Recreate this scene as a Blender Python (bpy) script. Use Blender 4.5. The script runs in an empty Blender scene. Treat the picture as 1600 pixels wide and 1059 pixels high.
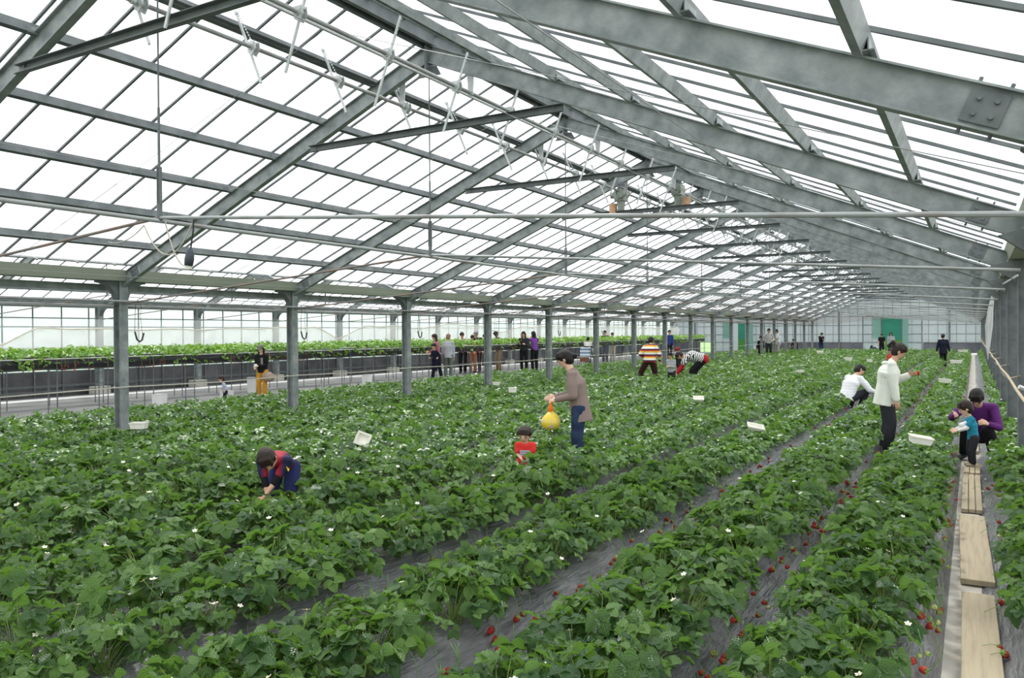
import bpy, bmesh, math, random
import numpy as np
from mathutils import Vector, Matrix

D = bpy.data
SC = bpy.context.scene
COL = SC.collection
R = math.radians

# ------------------------------------------------------------------ camera
CAM_H = 1.72
F_PX, YAW, PITCH, ROLL = 1237.4, .5281, -.0084, -.0059
_c, _s = math.cos(YAW), math.sin(YAW)
_cp, _sp = math.cos(PITCH), math.sin(PITCH)
_cr, _sr = math.cos(ROLL), math.sin(ROLL)
FWD = Vector((-_s*_cp, _c*_cp, _sp))
_up0 = Vector((_s*_sp, -_c*_sp, _cp))
_r0 = Vector((_c, _s, 0))
RT = _r0*_cr + _up0*_sr
UP = _up0*_cr - _r0*_sr
cd = D.cameras.new('camera')
cam = D.objects.new('camera', cd)
COL.objects.link(cam)
cam.matrix_world = Matrix(((RT.x, UP.x, -FWD.x, 0), (RT.y, UP.y, -FWD.y, 0), (RT.z, UP.z, -FWD.z, CAM_H), (0, 0, 0, 1)))
cd.sensor_width = 36
cd.lens = 36*F_PX/1600
cd.clip_end = 600
SC.camera = cam


def project(x, y, z):
    v = Vector((x, y, z-CAM_H))
    d = v.dot(FWD)
    if d < .1:
        return None
    return 800+F_PX*v.dot(RT)/d, 529.5-F_PX*v.dot(UP)/d, d


# ------------------------------------------------------------------ sky, sun, exposure
W = D.worlds.new('overcast_sky')
SC.world = W
W.use_nodes = True
nt = W.node_tree
nt.nodes.clear()
_o = nt.nodes.new('ShaderNodeOutputWorld')
_b = nt.nodes.new('ShaderNodeBackground')
_n = nt.nodes.new('ShaderNodeTexNoise')
_r = nt.nodes.new('ShaderNodeValToRGB')
_t = nt.nodes.new('ShaderNodeTexCoord')
_n.inputs['Scale'].default_value = 2.2
_n.inputs['Detail'].default_value = 4
_r.color_ramp.elements[0].position = .35
_r.color_ramp.elements[0].color = (.86, .91, .98, 1)
_r.color_ramp.elements[1].position = .65
_r.color_ramp.elements[1].color = (1, 1, 1, 1)
nt.links.new(_t.outputs['Generated'], _n.inputs['Vector'])
nt.links.new(_n.outputs['Fac'], _r.inputs['Fac'])
nt.links.new(_r.outputs['Color'], _b.inputs['Color'])
nt.links.new(_b.outputs['Background'], _o.inputs['Surface'])
_b.inputs['Strength'].default_value = 1.9

sl = D.lights.new('sun', 'SUN')
sl.energy = 4.2
sl.angle = R(7)
sl.color = (1, .97, .92)
so = D.objects.new('sun', sl)
COL.objects.link(so)
so.rotation_euler = Vector((-.45, .50, .95)).to_track_quat('Z', 'Y').to_euler()

SC.view_settings.view_transform = 'Standard'
SC.view_settings.look = 'None'
SC.view_settings.gamma = 1
SC.view_settings.exposure = 0.0
SC.view_settings.use_curve_mapping = False
SC.cycles.use_denoising = True
SC.cycles.max_bounces = 8
SC.cycles.diffuse_bounces = 4
SC.cycles.glossy_bounces = 2
SC.cycles.transmission_bounces = 4
SC.cycles.transparent_max_bounces = 24

# ------------------------------------------------------------------ materials


def mat(name, col, rough=.6, metal=0., spec=.5, col2=None, scale=8., detail=4., lo=.35, hi=.65, bump=0., bscale=None, stretch=None, trans=0., transp=0., tcol=None, coord='Object'):
    m = D.materials.new(name)
    m.use_nodes = True
    t = m.node_tree
    N, L = t.nodes, t.links
    p = N['Principled BSDF']
    p.inputs['Base Color'].default_value = (*col, 1)
    p.inputs['Roughness'].default_value = rough
    p.inputs['Metallic'].default_value = metal
    p.inputs['Specular IOR Level'].default_value = spec
    tc = N.new('ShaderNodeTexCoord')
    src = tc.outputs[coord]
    if stretch:
        mp = N.new('ShaderNodeMapping')
        mp.inputs['Scale'].default_value = stretch
        L.new(src, mp.inputs['Vector'])
        src = mp.outputs['Vector']
    if col2 is not None:
        n = N.new('ShaderNodeTexNoise')
        n.inputs['Scale'].default_value = scale
        n.inputs['Detail'].default_value = detail
        cr = N.new('ShaderNodeValToRGB')
        cr.color_ramp.elements[0].position = lo
        cr.color_ramp.elements[0].color = (*col, 1)
        cr.color_ramp.elements[1].position = hi
        cr.color_ramp.elements[1].color = (*col2, 1)
        L.new(src, n.inputs['Vector'])
        L.new(n.outputs['Fac'], cr.inputs['Fac'])
        L.new(cr.outputs['Color'], p.inputs['Base Color'])
    if bump:
        n2 = N.new('ShaderNodeTexNoise')
        n2.inputs['Scale'].default_value = bscale or scale*2
        n2.inputs['Detail'].default_value = 4
        L.new(src, n2.inputs['Vector'])
        b = N.new('ShaderNodeBump')
        b.inputs['Strength'].default_value = bump
        b.inputs['Distance'].default_value = .02
        L.new(n2.outputs['Fac'], b.inputs['Height'])
        L.new(b.outputs['Normal'], p.inputs['Normal'])
    out = p.outputs['BSDF']
    if trans:
        tr = N.new('ShaderNodeBsdfTranslucent')
        tr.inputs['Color'].default_value = (*(tcol or col), 1)
        mx = N.new('ShaderNodeMixShader')
        mx.inputs['Fac'].default_value = trans
        L.new(out, mx.inputs[1])
        L.new(tr.outputs[0], mx.inputs[2])
        out = mx.outputs[0]
    if transp:
        tp = N.new('ShaderNodeBsdfTransparent')
        if tcol:
            tp.inputs['Color'].default_value = (*tcol, 1)
        mx = N.new('ShaderNodeMixShader')
        mx.inputs['Fac'].default_value = transp
        L.new(out, mx.inputs[1])
        L.new(tp.outputs[0], mx.inputs[2])
        out = mx.outputs[0]
    L.new(out, N['Material Output'].inputs['Surface'])
    return m


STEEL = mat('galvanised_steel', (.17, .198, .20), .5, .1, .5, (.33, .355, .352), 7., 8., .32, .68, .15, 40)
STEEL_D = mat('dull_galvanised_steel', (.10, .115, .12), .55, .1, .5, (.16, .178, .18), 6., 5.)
ZINC = mat('bright_zinc', (.55, .58, .58), .4, .3, .5, (.68, .7, .7), 20.)
PIPE = mat('galvanised_pipe', (.36, .38, .38), .4, .3, .5, (.22, .18, .16), 3., 4., .45, .8)
RUST = mat('rusty_rod', (.20, .17, .16), .6, .1, .4, (.28, .17, .12), 2.5, 4., .45, .7)
GUTTER = mat('olive_gutter', (.27, .29, .235), .55, 0, .4, (.33, .35, .29), 1.5)
WIRE = mat('wire_steel', (.33, .34, .34), .5, .3)
ROPE = mat('pale_rope', (.62, .60, .52), .8, 0, .3, (.45, .42, .35), 60.)
TANROPE = mat('tan_rope', (.62, .52, .36), .8, 0, .3, (.45, .36, .24), 40.)
BLACK = mat('black_rubber', (.018, .018, .02), .5)
ROOFGL = mat('roof_film', (.9, .93, .95), .35, 0, .4, trans=.75, tcol=(.97, .98, 1.), transp=0)
# roof film: mostly clear, a little milky
_t = ROOFGL.node_tree
_tp = _t.nodes.new('ShaderNodeBsdfTransparent')
_tp.inputs['Color'].default_value = (.97, .98, .985, 1)
_mx = _t.nodes.new('ShaderNodeMixShader')
_mx.inputs['Fac'].default_value = .52
_src = _t.nodes['Material Output'].inputs['Surface'].links[0].from_socket
_t.links.new(_src, _mx.inputs[1])
_t.links.new(_tp.outputs[0], _mx.inputs[2])
_t.links.new(_mx.outputs[0], _t.nodes['Material Output'].inputs['Surface'])


def pane_mat(name, col, clear, trans, col2=None, stretch=(1, 1, 1), scale=.6):
    m = mat(name, col, .35, 0, .4, col2, scale, 3., .35, .65, 0, None, stretch, trans, 0, col)
    t = m.node_tree
    tp = t.nodes.new('ShaderNodeBsdfTransparent')
    mx = t.nodes.new('ShaderNodeMixShader')
    mx.inputs['Fac'].default_value = clear
    s = t.nodes['Material Output'].inputs['Surface'].links[0].from_socket
    t.links.new(s, mx.inputs[1])
    t.links.new(tp.outputs[0], mx.inputs[2])
    t.links.new(mx.outputs[0], t.nodes['Material Output'].inputs['Surface'])
    return m


GABLE = pane_mat('gable_glass', (.28, .31, .345), .04, .45, (.40, .43, .455), (1.2, 1, .25))
WALLGL = pane_mat('side_wall_glass', (.78, .85, .86), .42, .6, (.86, .92, .92), (1, .5, .3))
DOORGL = pane_mat('door_glass', (.60, .68, .70), .82, .6)
CURTAIN = pane_mat('curtain_film', (.86, .86, .83), .38, .6)
CURTFOLD = pane_mat('rolled_film', (.84, .80, .72), .1, .4)
GREENNET = pane_mat('green_net', (.05, .36, .24), .15, .55, (.08, .44, .32), (1, 1, 3))
LIMENET = pane_mat('lime_net', (.12, .36, .09), .1, .45)
PALEGRN = pane_mat('pale_green_sheet', (.32, .56, .48), .25, .5)
BAGCLEAR = pane_mat('clear_plastic', (.8, .82, .82), .45, .4)
DARKPANEL = mat('dark_panel', (.055, .058, .062), .5, 0, .4, (.12, .12, .125), 1.2, 3.)
GABPANEL = mat('gable_low_panel', (.09, .095, .115), .5, 0, .4, (.14, .145, .16), 1.0, 3.)
SOIL = mat('dark_soil', (.10, .09, .075), .9, 0, .2, (.17, .155, .13), 3., 6.)
AISLE = mat('aisle_sheet', (.12, .12, .12), .7, 0, .3, (.20, .20, .195), 1.2, 5., .3, .7, .1, 20)
KERB = mat('pale_kerb', (.68, .67, .65), .8, 0, .3, (.8, .79, .77), 2.)
SANDPATH = mat('sandy_path', (.42, .385, .33), .9, 0, .2, (.58, .55, .49), 5., 6., .3, .7, .3, 30)
PLANK = mat('weathered_plank', (.44, .37, .255), .75, 0, .3, (.33, .28, .20), 3., 8., .45, .75, .15, 60, (14, .8, 6))
CONC = mat('concrete', (.55, .51, .44), .85, 0, .2, (.65, .62, .56), 9.)
LAWN = mat('outside_lawn', (.16, .30, .10), .9, 0, .2, (.26, .40, .17), .4)
FOAM = mat('cream_foam_box', (.82, .80, .70), .6, 0, .3, (.86, .85, .78), 6.)
WHITEPL = mat('white_plastic', (.85, .86, .85), .35)
GREYGREEN = mat('motor_paint', (.27, .31, .27), .5, .1, .4, (.36, .39, .34), 12.)
ORANGEBR = mat('terracotta_cap', (.55, .30, .17), .6, 0, .3, (.65, .42, .28), 20.)

# mulch film with stretch wrinkles along the row
MULCH = D.materials.new('grey_mulch_film')
MULCH.use_nodes = True
_t = MULCH.node_tree
N, L = _t.nodes, _t.links
_p = N['Principled BSDF']
_p.inputs['Roughness'].default_value = .27
_p.inputs['Specular IOR Level'].default_value = .75
_tc = N.new('ShaderNodeTexCoord')
_mp = N.new('ShaderNodeMapping')
_mp.inputs['Scale'].default_value = (16, 2.2, 16)
_mp.inputs['Rotation'].default_value = (0, 0, .25)
_n = N.new('ShaderNodeTexNoise')
_n.inputs['Scale'].default_value = 2.2
_n.inputs['Detail'].default_value = 5
_n.inputs['Distortion'].default_value = .6
_n3 = N.new('ShaderNodeTexNoise')
_n3.inputs['Scale'].default_value = 1.4
_n3.inputs['Detail'].default_value = 6
_cr = N.new('ShaderNodeValToRGB')
_cr.color_ramp.elements[0].position = .38
_cr.color_ramp.elements[0].color = (.085, .09, .10, 1)
_cr.color_ramp.elements[1].position = .7
_cr.color_ramp.elements[1].color = (.19, .19, .19, 1)
_bm = N.new('ShaderNodeBump')
_bm.inputs['Strength'].default_value = .9
_bm.inputs['Distance'].default_value = .02
L.new(_tc.outputs['Object'], _mp.inputs['Vector'])
L.new(_mp.outputs['Vector'], _n.inputs['Vector'])
L.new(_tc.outputs['Object'], _n3.inputs['Vector'])
L.new(_n3.outputs['Fac'], _cr.inputs['Fac'])
L.new(_cr.outputs['Color'], _p.inputs['Base Color'])
L.new(_n.outputs['Fac'], _bm.inputs['Height'])
L.new(_bm.outputs['Normal'], _p.inputs['Normal'])


def leaf_mat(name, dark, light, tcol):
    m = D.materials.new(name)
    m.use_nodes = True
    t = m.node_tree
    N, L = t.nodes, t.links
    p = N['Principled BSDF']
    p.inputs['Roughness'].default_value = .34
    p.inputs['Specular IOR Level'].default_value = .62
    a = N.new('ShaderNodeVertexColor')
    a.layer_name = 'tint'
    sx = N.new('ShaderNodeSeparateColor')
    L.new(a.outputs['Color'], sx.inputs['Color'])
    mx = N.new('ShaderNodeMix')
    mx.data_type = 'RGBA'
    mx.inputs[6].default_value = (*dark, 1)
    mx.inputs[7].default_value = (*light, 1)
    L.new(sx.outputs['Red'], mx.inputs[0])
    # veins: green channel carries distance along the vein pattern
    w = N.new('ShaderNodeMath')
    w.operation = 'SINE'
    ml = N.new('ShaderNodeMath')
    ml.operation = 'MULTIPLY'
    ml.inputs[1].default_value = 44.
    L.new(sx.outputs['Green'], ml.inputs[0])
    L.new(ml.outputs[0], w.inputs[0])
    b = N.new('ShaderNodeBump')
    b.inputs['Strength'].default_value = .6
    b.inputs['Distance'].default_value = .005
    L.new(w.outputs[0], b.inputs['Height'])
    L.new(b.outputs['Normal'], p.inputs['Normal'])
    L.new(mx.outputs[2], p.inputs['Base Color'])
    tr = N.new('ShaderNodeBsdfTranslucent')
    tr.inputs['Color'].default_value = (*tcol, 1)
    ms = N.new('ShaderNodeMixShader')
    ms.inputs['Fac'].default_value = .3
    L.new(p.outputs[0], ms.inputs[1])
    L.new(tr.outputs[0], ms.inputs[2])
    L.new(ms.outputs[0], N['Material Output'].inputs['Surface'])
    return m


LEAF = leaf_mat('strawberry_leaf', (.032, .094, .026), (.165, .305, .068), (.20, .40, .05))
LEAF_B = leaf_mat('bench_leaf', (.11, .26, .03), (.32, .52, .09), (.30, .55, .06))
STEM = mat('leaf_stalk', (.22, .32, .08), .5, 0, .4)
PETAL = mat('flower_petal', (.9, .9, .85), .6, 0, .3)
YELLOW = mat('flower_centre', (.75, .55, .08), .6)
BERRY = mat('ripe_strawberry', (.48, .022, .018), .3, 0, .6, (.56, .04, .02), 60., 2., .3, .7, .5, 400)
UNRIPE = mat('unripe_strawberry', (.52, .55, .22), .45)
CALYX = mat('calyx_green', (.16, .34, .06), .5)

# ------------------------------------------------------------------ mesh helpers


class MB:
    """collects shapes, builds one mesh object"""

    def __init__(s):
        s.v, s.f, s.m = [], [], []
        s.mi = 0

    def add(s, vs, fs):
        o = len(s.v)
        s.v.extend([tuple(a) for a in vs])
        s.f.extend([tuple(i+o for i in f) for f in fs])
        s.m.extend([s.mi]*len(fs))

    def box(s, x0, x1, y0, y1, z0, z1):
        s.add([(x, y, z) for x in (x0, x1) for y in (y0, y1) for z in (z0, z1)],
              [(0, 1, 3, 2), (4, 6, 7, 5), (0, 4, 5, 1), (2, 3, 7, 6), (0, 2, 6, 4), (1, 5, 7, 3)])

    def bar(s, a, b, w, h, up=(0, 0, 1), off=(0, 0)):
        """box bar from a to b, w across, h along up; off shifts (side, up)"""
        a, b = Vector(a), Vector(b)
        d = (b-a).normalized()
        u = Vector(up)
        sd = d.cross(u).normalized()
        u = sd.cross(d).normalized()
        o = sd*off[0]+u*off[1]
        vs = []
        for p in (a, b):
            for i, j in ((-1, -1), (1, -1), (1, 1), (-1, 1)):
                vs.append(p+o+sd*(i*w/2)+u*(j*h/2))
        s.add(vs, [(0, 3, 2, 1), (4, 5, 6, 7), (0, 1, 5, 4), (1, 2, 6, 5), (2, 3, 7, 6), (3, 0, 4, 7)])

    def ibeam(s, a, b, w, h, t=.010, up=(0, 0, 1)):
        s.bar(a, b, w, t, up, (0, h/2-t/2))
        s.bar(a, b, w, t, up, (0, -h/2+t/2))
        s.bar(a, b, t*.8, h-2*t, up)

    def tube(s, pts, r, n=8, cap=True):
        pts = [Vector(p) for p in pts]
        k = len(pts)
        rs = r if isinstance(r, (list, tuple)) else [r]*k
        vs = []
        prev = None
        for i, p in enumerate(pts):
            d = (pts[min(i+1, k-1)]-pts[max(i-1, 0)])
            if d.length < 1e-9:
                d = Vector((0, 0, 1))
            d.normalize()
            if prev is None:
                u = Vector((0, 0, 1)) if abs(d.z) < .9 else Vector((1, 0, 0))
            else:
                u = prev
            sd = d.cross(u).normalized()
            u = sd.cross(d).normalized()
            prev = u
            for j in range(n):
                an = 2*math.pi*j/n
                vs.append(p+(sd*math.cos(an)+u*math.sin(an))*rs[i])
        fs = [(i*n+j, i*n+(j+1) % n, (i+1)*n+(j+1) % n, (i+1)*n+j) for i in range(k-1) for j in range(n)]
        if cap:
            fs.append(tuple(range(n))[::-1])
            fs.append(tuple((k-1)*n+j for j in range(n)))
        s.add(vs, fs)

    def prism(s, poly, axis, a0, a1):
        """poly: 2-D outline; axis 'x','y','z' is the extrusion axis"""
        k = len(poly)
        vs = []
        for a in (a0, a1):
            for p, q in poly:
                vs.append({'x': (a, p, q), 'y': (p, a, q), 'z': (p, q, a)}[axis])
        fs = [tuple(range(k)), tuple(range(2*k-1, k-1, -1))]
        fs += [(i, (i+1) % k, k+(i+1) % k, k+i) for i in range(k)]
        s.add(vs, fs)

    def ell(s, c, r, bx=None, nu=12, nv=8):
        """ellipsoid; bx = 3 axis vectors"""
        c = Vector(c)
        X, Y, Z = bx or (Vector((1, 0, 0)), Vector((0, 1, 0)), Vector((0, 0, 1)))
        vs = [c-Z*r[2]]
        for i in range(1, nv):
            th = math.pi*i/nv
            for j in range(nu):
                ph = 2*math.pi*j/nu
                vs.append(c+X*(r[0]*math.sin(th)*math.cos(ph))+Y*(r[1]*math.sin(th)*math.sin(ph))-Z*(r[2]*math.cos(th)))
        vs.append(c+Z*r[2])
        fs = [(0, 1+(j+1) % nu, 1+j) for j in range(nu)]
        for i in range(nv-2):
            for j in range(nu):
                a, b = 1+i*nu+j, 1+i*nu+(j+1) % nu
                fs.append((a, b, b+nu, a+nu))
        e = len(vs)-1
        fs += [(e, 1+(nv-2)*nu+j, 1+(nv-2)*nu+(j+1) % nu) for j in range(nu)]
        s.add(vs, fs)

    def cap(s, a, ra, b, rb, X=None, sx=1., n=12, flat=False):
        """tapered capsule a->b; cross-section widened by sx along X"""
        a, b = Vector(a), Vector(b)
        d = b-a
        ln = d.length
        if ln < 1e-6:
            d = Vector((0, 0, 1))
        d.normalize()
        x = Vector(X) if X is not None else (Vector((1, 0, 0)) if abs(d.x) < .8 else Vector((0, 1, 0)))
        x = (x-d*x.dot(d)).normalized()
        y = d.cross(x)
        rings = []
        for th in ((0,) if flat else (-80, -50, -22, 0)):
            rings.append((a+d*(ra*math.sin(R(th))), ra*math.cos(R(th))))
        for th in (0, 22, 50, 80):
            rings.append((b+d*(rb*math.sin(R(th))), rb*math.cos(R(th))))
        vs = []
        for p, r in rings:
            for j in range(n):
                an = 2*math.pi*j/n
                vs.append(p+x*(r*sx*math.cos(an))+y*(r*math.sin(an)))
        k = len(rings)
        fs = [(i*n+j, i*n+(j+1) % n, (i+1)*n+(j+1) % n, (i+1)*n+j) for i in range(k-1) for j in range(n)]
        fs.append(tuple(range(n))[::-1])
        fs.append(tuple((k-1)*n+j for j in range(n)))
        s.add(vs, fs)

    def build(s, name, mats, parent=None, smooth=False, loc=None):
        me = D.meshes.new(name)
        me.from_pydata(s.v, [], s.f)
        if not isinstance(mats, (list, tuple)):
            mats = [mats]
        for m in mats:
            me.materials.append(m)
        if len(mats) > 1:
            me.polygons.foreach_set('material_index', s.m)
        if smooth:
            me.polygons.foreach_set('use_smooth', [True]*len(me.polygons))
        me.update()
        return link(name, me, parent, loc)


def link(name, me, parent=None, loc=None):
    o = D.objects.new(name, me)
    COL.objects.link(o)
    if parent is not None:
        o.parent = parent
    if loc is not None:
        o.location = loc
    return o


def tag(o, label, cat, group=None, kind=None):
    if label:
        o['label'] = label
    if cat:
        o['category'] = cat
    if group:
        o['group'] = group
    if kind:
        o['kind'] = kind
    return o


def struct(o, label=None):
    o['kind'] = 'structure'
    if label:
        o['label'] = label
        o['category'] = o.name.split('_')[0].split('.')[0]
    return o


def copy_tree(o, parent=None):
    c = o.copy()
    COL.objects.link(c)
    if parent is not None:
        c.parent = parent
    for ch in list(o.children):
        copy_tree(ch, c)
    return c


ORD = ['first', 'second', 'third', 'fourth', 'fifth', 'sixth', 'seventh', 'eighth', 'ninth', 'tenth', 'eleventh', 'twelfth',
       'thirteenth', 'fourteenth', 'fifteenth', 'sixteenth', 'seventeenth', 'eighteenth', 'nineteenth', 'twentieth', 'twenty-first']

# ------------------------------------------------------------------ layout numbers
XL, XR = -10.82, .386           # column rows of the near span
XA = -5.217                     # ridge of the near span
XF = -22.09                     # far column row
XA2 = (XL+XF)/2                 # ridge of the far span
FS, FY = 3.386, 3.766           # frame spacing, first frame
NF = 18
YE = FY+FS*NF+.25                   # gable wall
SLOPE, ZAP = .415, 4.90


def fy(i):
    return FY+FS*i


def ztop(dx):
    return ZAP-SLOPE*abs(dx)


Y_START = -6.

# ------------------------------------------------------------------ ground
m = MB()
m.box(-24, 12, -8, YE+.3, -.30, -.03)
struct(m.build('floor', SOIL), 'dark soil floor of the greenhouse beneath the strawberry beds')
m = MB()
m.add([(-140, -60, -.34), (90, -60, -.34), (90, 190, -.34), (-140, 190, -.34)], [(0, 1, 2, 3)])
struct(m.build('ground', LAWN), 'green lawn outside the greenhouse seen through the glass')
m = MB()
m.box(XF-.1, -13.8, -6, YE, -.03, 0)
struct(m.build('floor_aisle', AISLE), 'grey sheet covered aisle floor beside the raised benches')
m = MB()
m.box(-21.6, -21.0, -6, YE-1, 0, .012)
struct(m.build('floor_strip', KERB), 'pale strips laid along the aisle floor')
m = MB()
m.box(-13.25, .9, 61.3, YE, -.03, .06)
struct(m.build('floor_back', KERB), 'pale cross aisle floor before the gable wall')

# ------------------------------------------------------------------ walls


def bars_mesh(mb, axis, pos, a0, a1, step, z0, z1fn, w=.03):
    a = a0
    while a <= a1+.01:
        z1 = z1fn(a)
        if axis == 'x':
            mb.box(a-w/2, a+w/2, pos-w, pos, z0, z1)
        else:
            mb.box(pos, pos+w, a-w/2, a+w/2, z0, z1)
        a += step


def roof_z(x):
    if x > XL:
        return ztop(x-XA) if x <= XR else ztop(XR-XA)
    return ztop(x-XA2)


m = MB()
xs = [XF-.3, XA2, XL, XA, XR+.3]
zs = [roof_z(XF), ZAP, roof_z(XL), ZAP, roof_z(XR)]
for i in range(4):
    m.add([(xs[i], YE+.05, .78), (xs[i+1], YE+.05, .78), (xs[i+1], YE+.05, zs[i+1]+.1), (xs[i], YE+.05, zs[i]+.1)], [(0, 1, 2, 3)])
for base in (XA, XA2):
    m.add([(base-2.05, YE+.05, -.03), (base+2.05, YE+.05, -.03), (base+2.05, YE+.05, .78), (base-2.05, YE+.05, .78)], [(0, 1, 2, 3)])
wb = struct(m.build('wall_back', GABLE), 'frosted glass gable wall at the far end of both spans')
m = MB()
for x0, x1 in ((-22.3, -19.75), (-14.7, -7.25), (-3.2, XR+.3)):
    m.box(x0, x1, YE, YE+.04, -.03, .80)
m.build('low_panel', GABPANEL, wb)
m = MB()
for base in (XA, XA2):
    a = base-5.3
    while a < base+5.5:
        if not (base-2.05 < a < base+2.05):
            m.box(a-.014, a+.014, YE-.03, YE, 0, roof_z(a))
        else:
            m.box(a-.014, a+.014, YE-.03, YE, 2.8, roof_z(a))
        a += .59
    for x in (base-3.7, base+3.7):
        m.box(x-.06, x+.06, YE-.1, YE, 0, roof_z(x))
for z in (.80, 1.42, 2.1, 2.78, 3.35, 3.75, 4.1, 4.4):
    for base in (XA, XA2):
        hw = min(5.6, (ZAP-z)/SLOPE)
        if z < 2.7:
            m.box(base-hw, base-2.05, YE-.035, YE, z-.02, z+.02)
            m.box(base+2.05, base+hw, YE-.035, YE, z-.02, z+.02)
        else:
            m.box(base-hw, base+hw, YE-.035, YE, z-.02, z+.02)
m.build('glazing_bar', STEEL_D, wb)

m = MB()
m.box(XF-.36, XF-.34, -6, YE, .68, 2.75)
wl = struct(m.build('wall_left', WALLGL), 'milky glazed side wall beyond the raised benches')
m = MB()
m.box(XF-.36, XF-.3, -6, YE, -.03, .68)
m.build('low_panel', DARKPANEL, wl)
m = MB()
bars_mesh(m, 'y', XF-.33, -3, YE, .80, .60, lambda a: 2.75, .028)
bars_mesh(m, 'y', XF-.28, -3, YE, .80, 0, lambda a: .70, .035)
for z in (.26, .69, 1.35, 1.95, 2.2, 2.52):
    m.box(XF-.33, XF-.29, -6, YE, z-.015, z+.015)
m.box(XF-.36, XF-.26, -6, YE, 2.62, 2.75)
m.build('glazing_bar', STEEL_D, wl)


def door(name, base, label, nx0=-.70, nx1=.64):
    """sliding doors of the gable: two framed leaves and a green net hung in the opening"""
    root = D.objects.new(name, None)
    COL.objects.link(root)
    root.location = (base, YE-.12, 0)
    struct(root, label)
    for sx, nm in ((-1, 'leaf'), (1, 'leaf')):
        x0, x1 = (-1.98, -.72) if sx < 0 else (.66, 1.98)
        mf = MB()
        for x in (x0, x1):
            mf.box(x-.035, x+.035, -.05, 0, .02, 2.78)
        for z in (.05, .80, 1.42, 2.1, 2.76):
            mf.box(x0, x1, -.045, -.005, z-.03, z+.03)
        xm = (x0+x1)/2
        mf.box(xm-.012, xm+.012, -.03, 0, .05, 2.76)
        lf = mf.build('door_leaf', STEEL_D, root)
        mp = MB()
        mp.box(x0, x1, -.022, -.012, .05, 2.76)
        mp.build('pane', DOORGL, lf)
    mg = MB()
    mg.box(nx0, nx1, -.012, -.004, 1.0, 2.72)
    g = mg.build('green_net', GREENNET, root)
    g['label'] = 'dark green net across the upper opening'
    mg = MB()
    mg.box(nx0, nx1, -.014, -.006, .05, 1.02)
    g = mg.build('lime_net', LIMENET, root)
    g['label'] = 'lime green net across the lower opening'
    mg = MB()
    mg.box(-1.3, -.74, -.075, -.065, 1.1, 2.70)
    g = mg.build('green_sheet', PALEGRN, root)
    mg = MB()
    mg.box(.70, 1.1, -.075, -.065, .1, 2.70)
    mg.build('green_sheet', PALEGRN, root)
    return root


door('door_1', XA-.03, 'sliding gable door of the near span with dark green net')
door('door_2', XA2+.02, 'sliding gable door of the far span with green net strip', -.12, .46)

# ------------------------------------------------------------------ roof slopes
SL_LEN = 5.6


def roof_slope(name, xr, sgn, label, nb=6):
    """one slope: film panes with the glazing bars as a part"""
    m = MB()
    xe = xr+sgn*5.52
    y0, y1 = Y_START, YE+.05
    up = .155
    ys = np.arange(y0, y1+.01, 3.0)
    x0 = xr+sgn*.10
    m.add([(x0, y0, ztop(.10)+up), (xe, y0, ztop(5.52)+up), (xe, y1, ztop(5.52)+up), (x0, y1, ztop(.10)+up)], [(0, 1, 2, 3)])
    o = struct(m.build(name, ROOFGL), label)
    b = MB()
    y = fy(0)-FS*3
    step = FS/nb
    while y < YE:
        b.bar((x0, y, ztop(.10)+.132), (xe, y, ztop(5.52)+.132), .022, .022)
        y += step
    b.build('glazing_bar', STEEL_D, o)
    return o


roof_slope('ceiling_slope', XA, -1, 'clear film roof slope left of the near ridge')
roof_slope('ceiling_slope', XA, 1, 'clear film roof slope right of the near ridge')
roof_slope('ceiling_slope', XA2, 1, 'clear film roof slope of the far span, side by the columns')
roof_slope('ceiling_slope', XA2, -1, 'clear film roof slope of the far span, side by the glass wall')

# ridges
for xr, nm in ((XA, 'near'), (XA2, 'far')):
    m = MB()
    m.box(xr-.09, xr-.04, Y_START, YE, ZAP-.02, ZAP+.12)
    m.box(xr+.04, xr+.09, Y_START, YE, ZAP-.02, ZAP+.12)
    m.box(xr-.13, xr+.13, Y_START, YE, ZAP+.12, ZAP+.15)
    tag(m.build('ridge_beam', STEEL_D), 'double steel ridge beam along the top of the %s roof' % nm, 'beam', kind='thing')

# purlins
for xr, tagn in ((XA, 'near'), (XA2, 'far')):
    for sgn, side in ((-1, 'left'), (1, 'right')):
        for n in range(1, 7):
            dx = .80*n
            m = MB()
            x = xr+sgn*dx
            z = ztop(dx)+.045
            nrm = Vector((sgn*SLOPE, 0, 1)).normalized()
            a, b = (x, Y_START, z), (x, YE, z)
            # C section
            m.bar(a, b, .006, .095, nrm, (.020, 0))
            m.bar(a, b, .045, .008, nrm, (0, .044))
            m.bar(a, b, .045, .008, nrm, (0, -.044))
            if n == 1:
                m.bar(a, b, .03, .05, nrm, (.05, -.01))
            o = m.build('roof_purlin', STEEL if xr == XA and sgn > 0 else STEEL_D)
            tag(o, 'long steel purlin, %s below ridge on %s slope of %s roof' % (ORD[n-1], side, tagn), 'purlin', 'purlins of the greenhouse roofs', 'thing')

# ------------------------------------------------------------------ roof trusses


def bolt(mb, c, axis, r=.016, h=.02):
    c = Vector(c)
    a = Vector(axis)
    mb.tube([c, c+a*h], r, 6)


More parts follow.
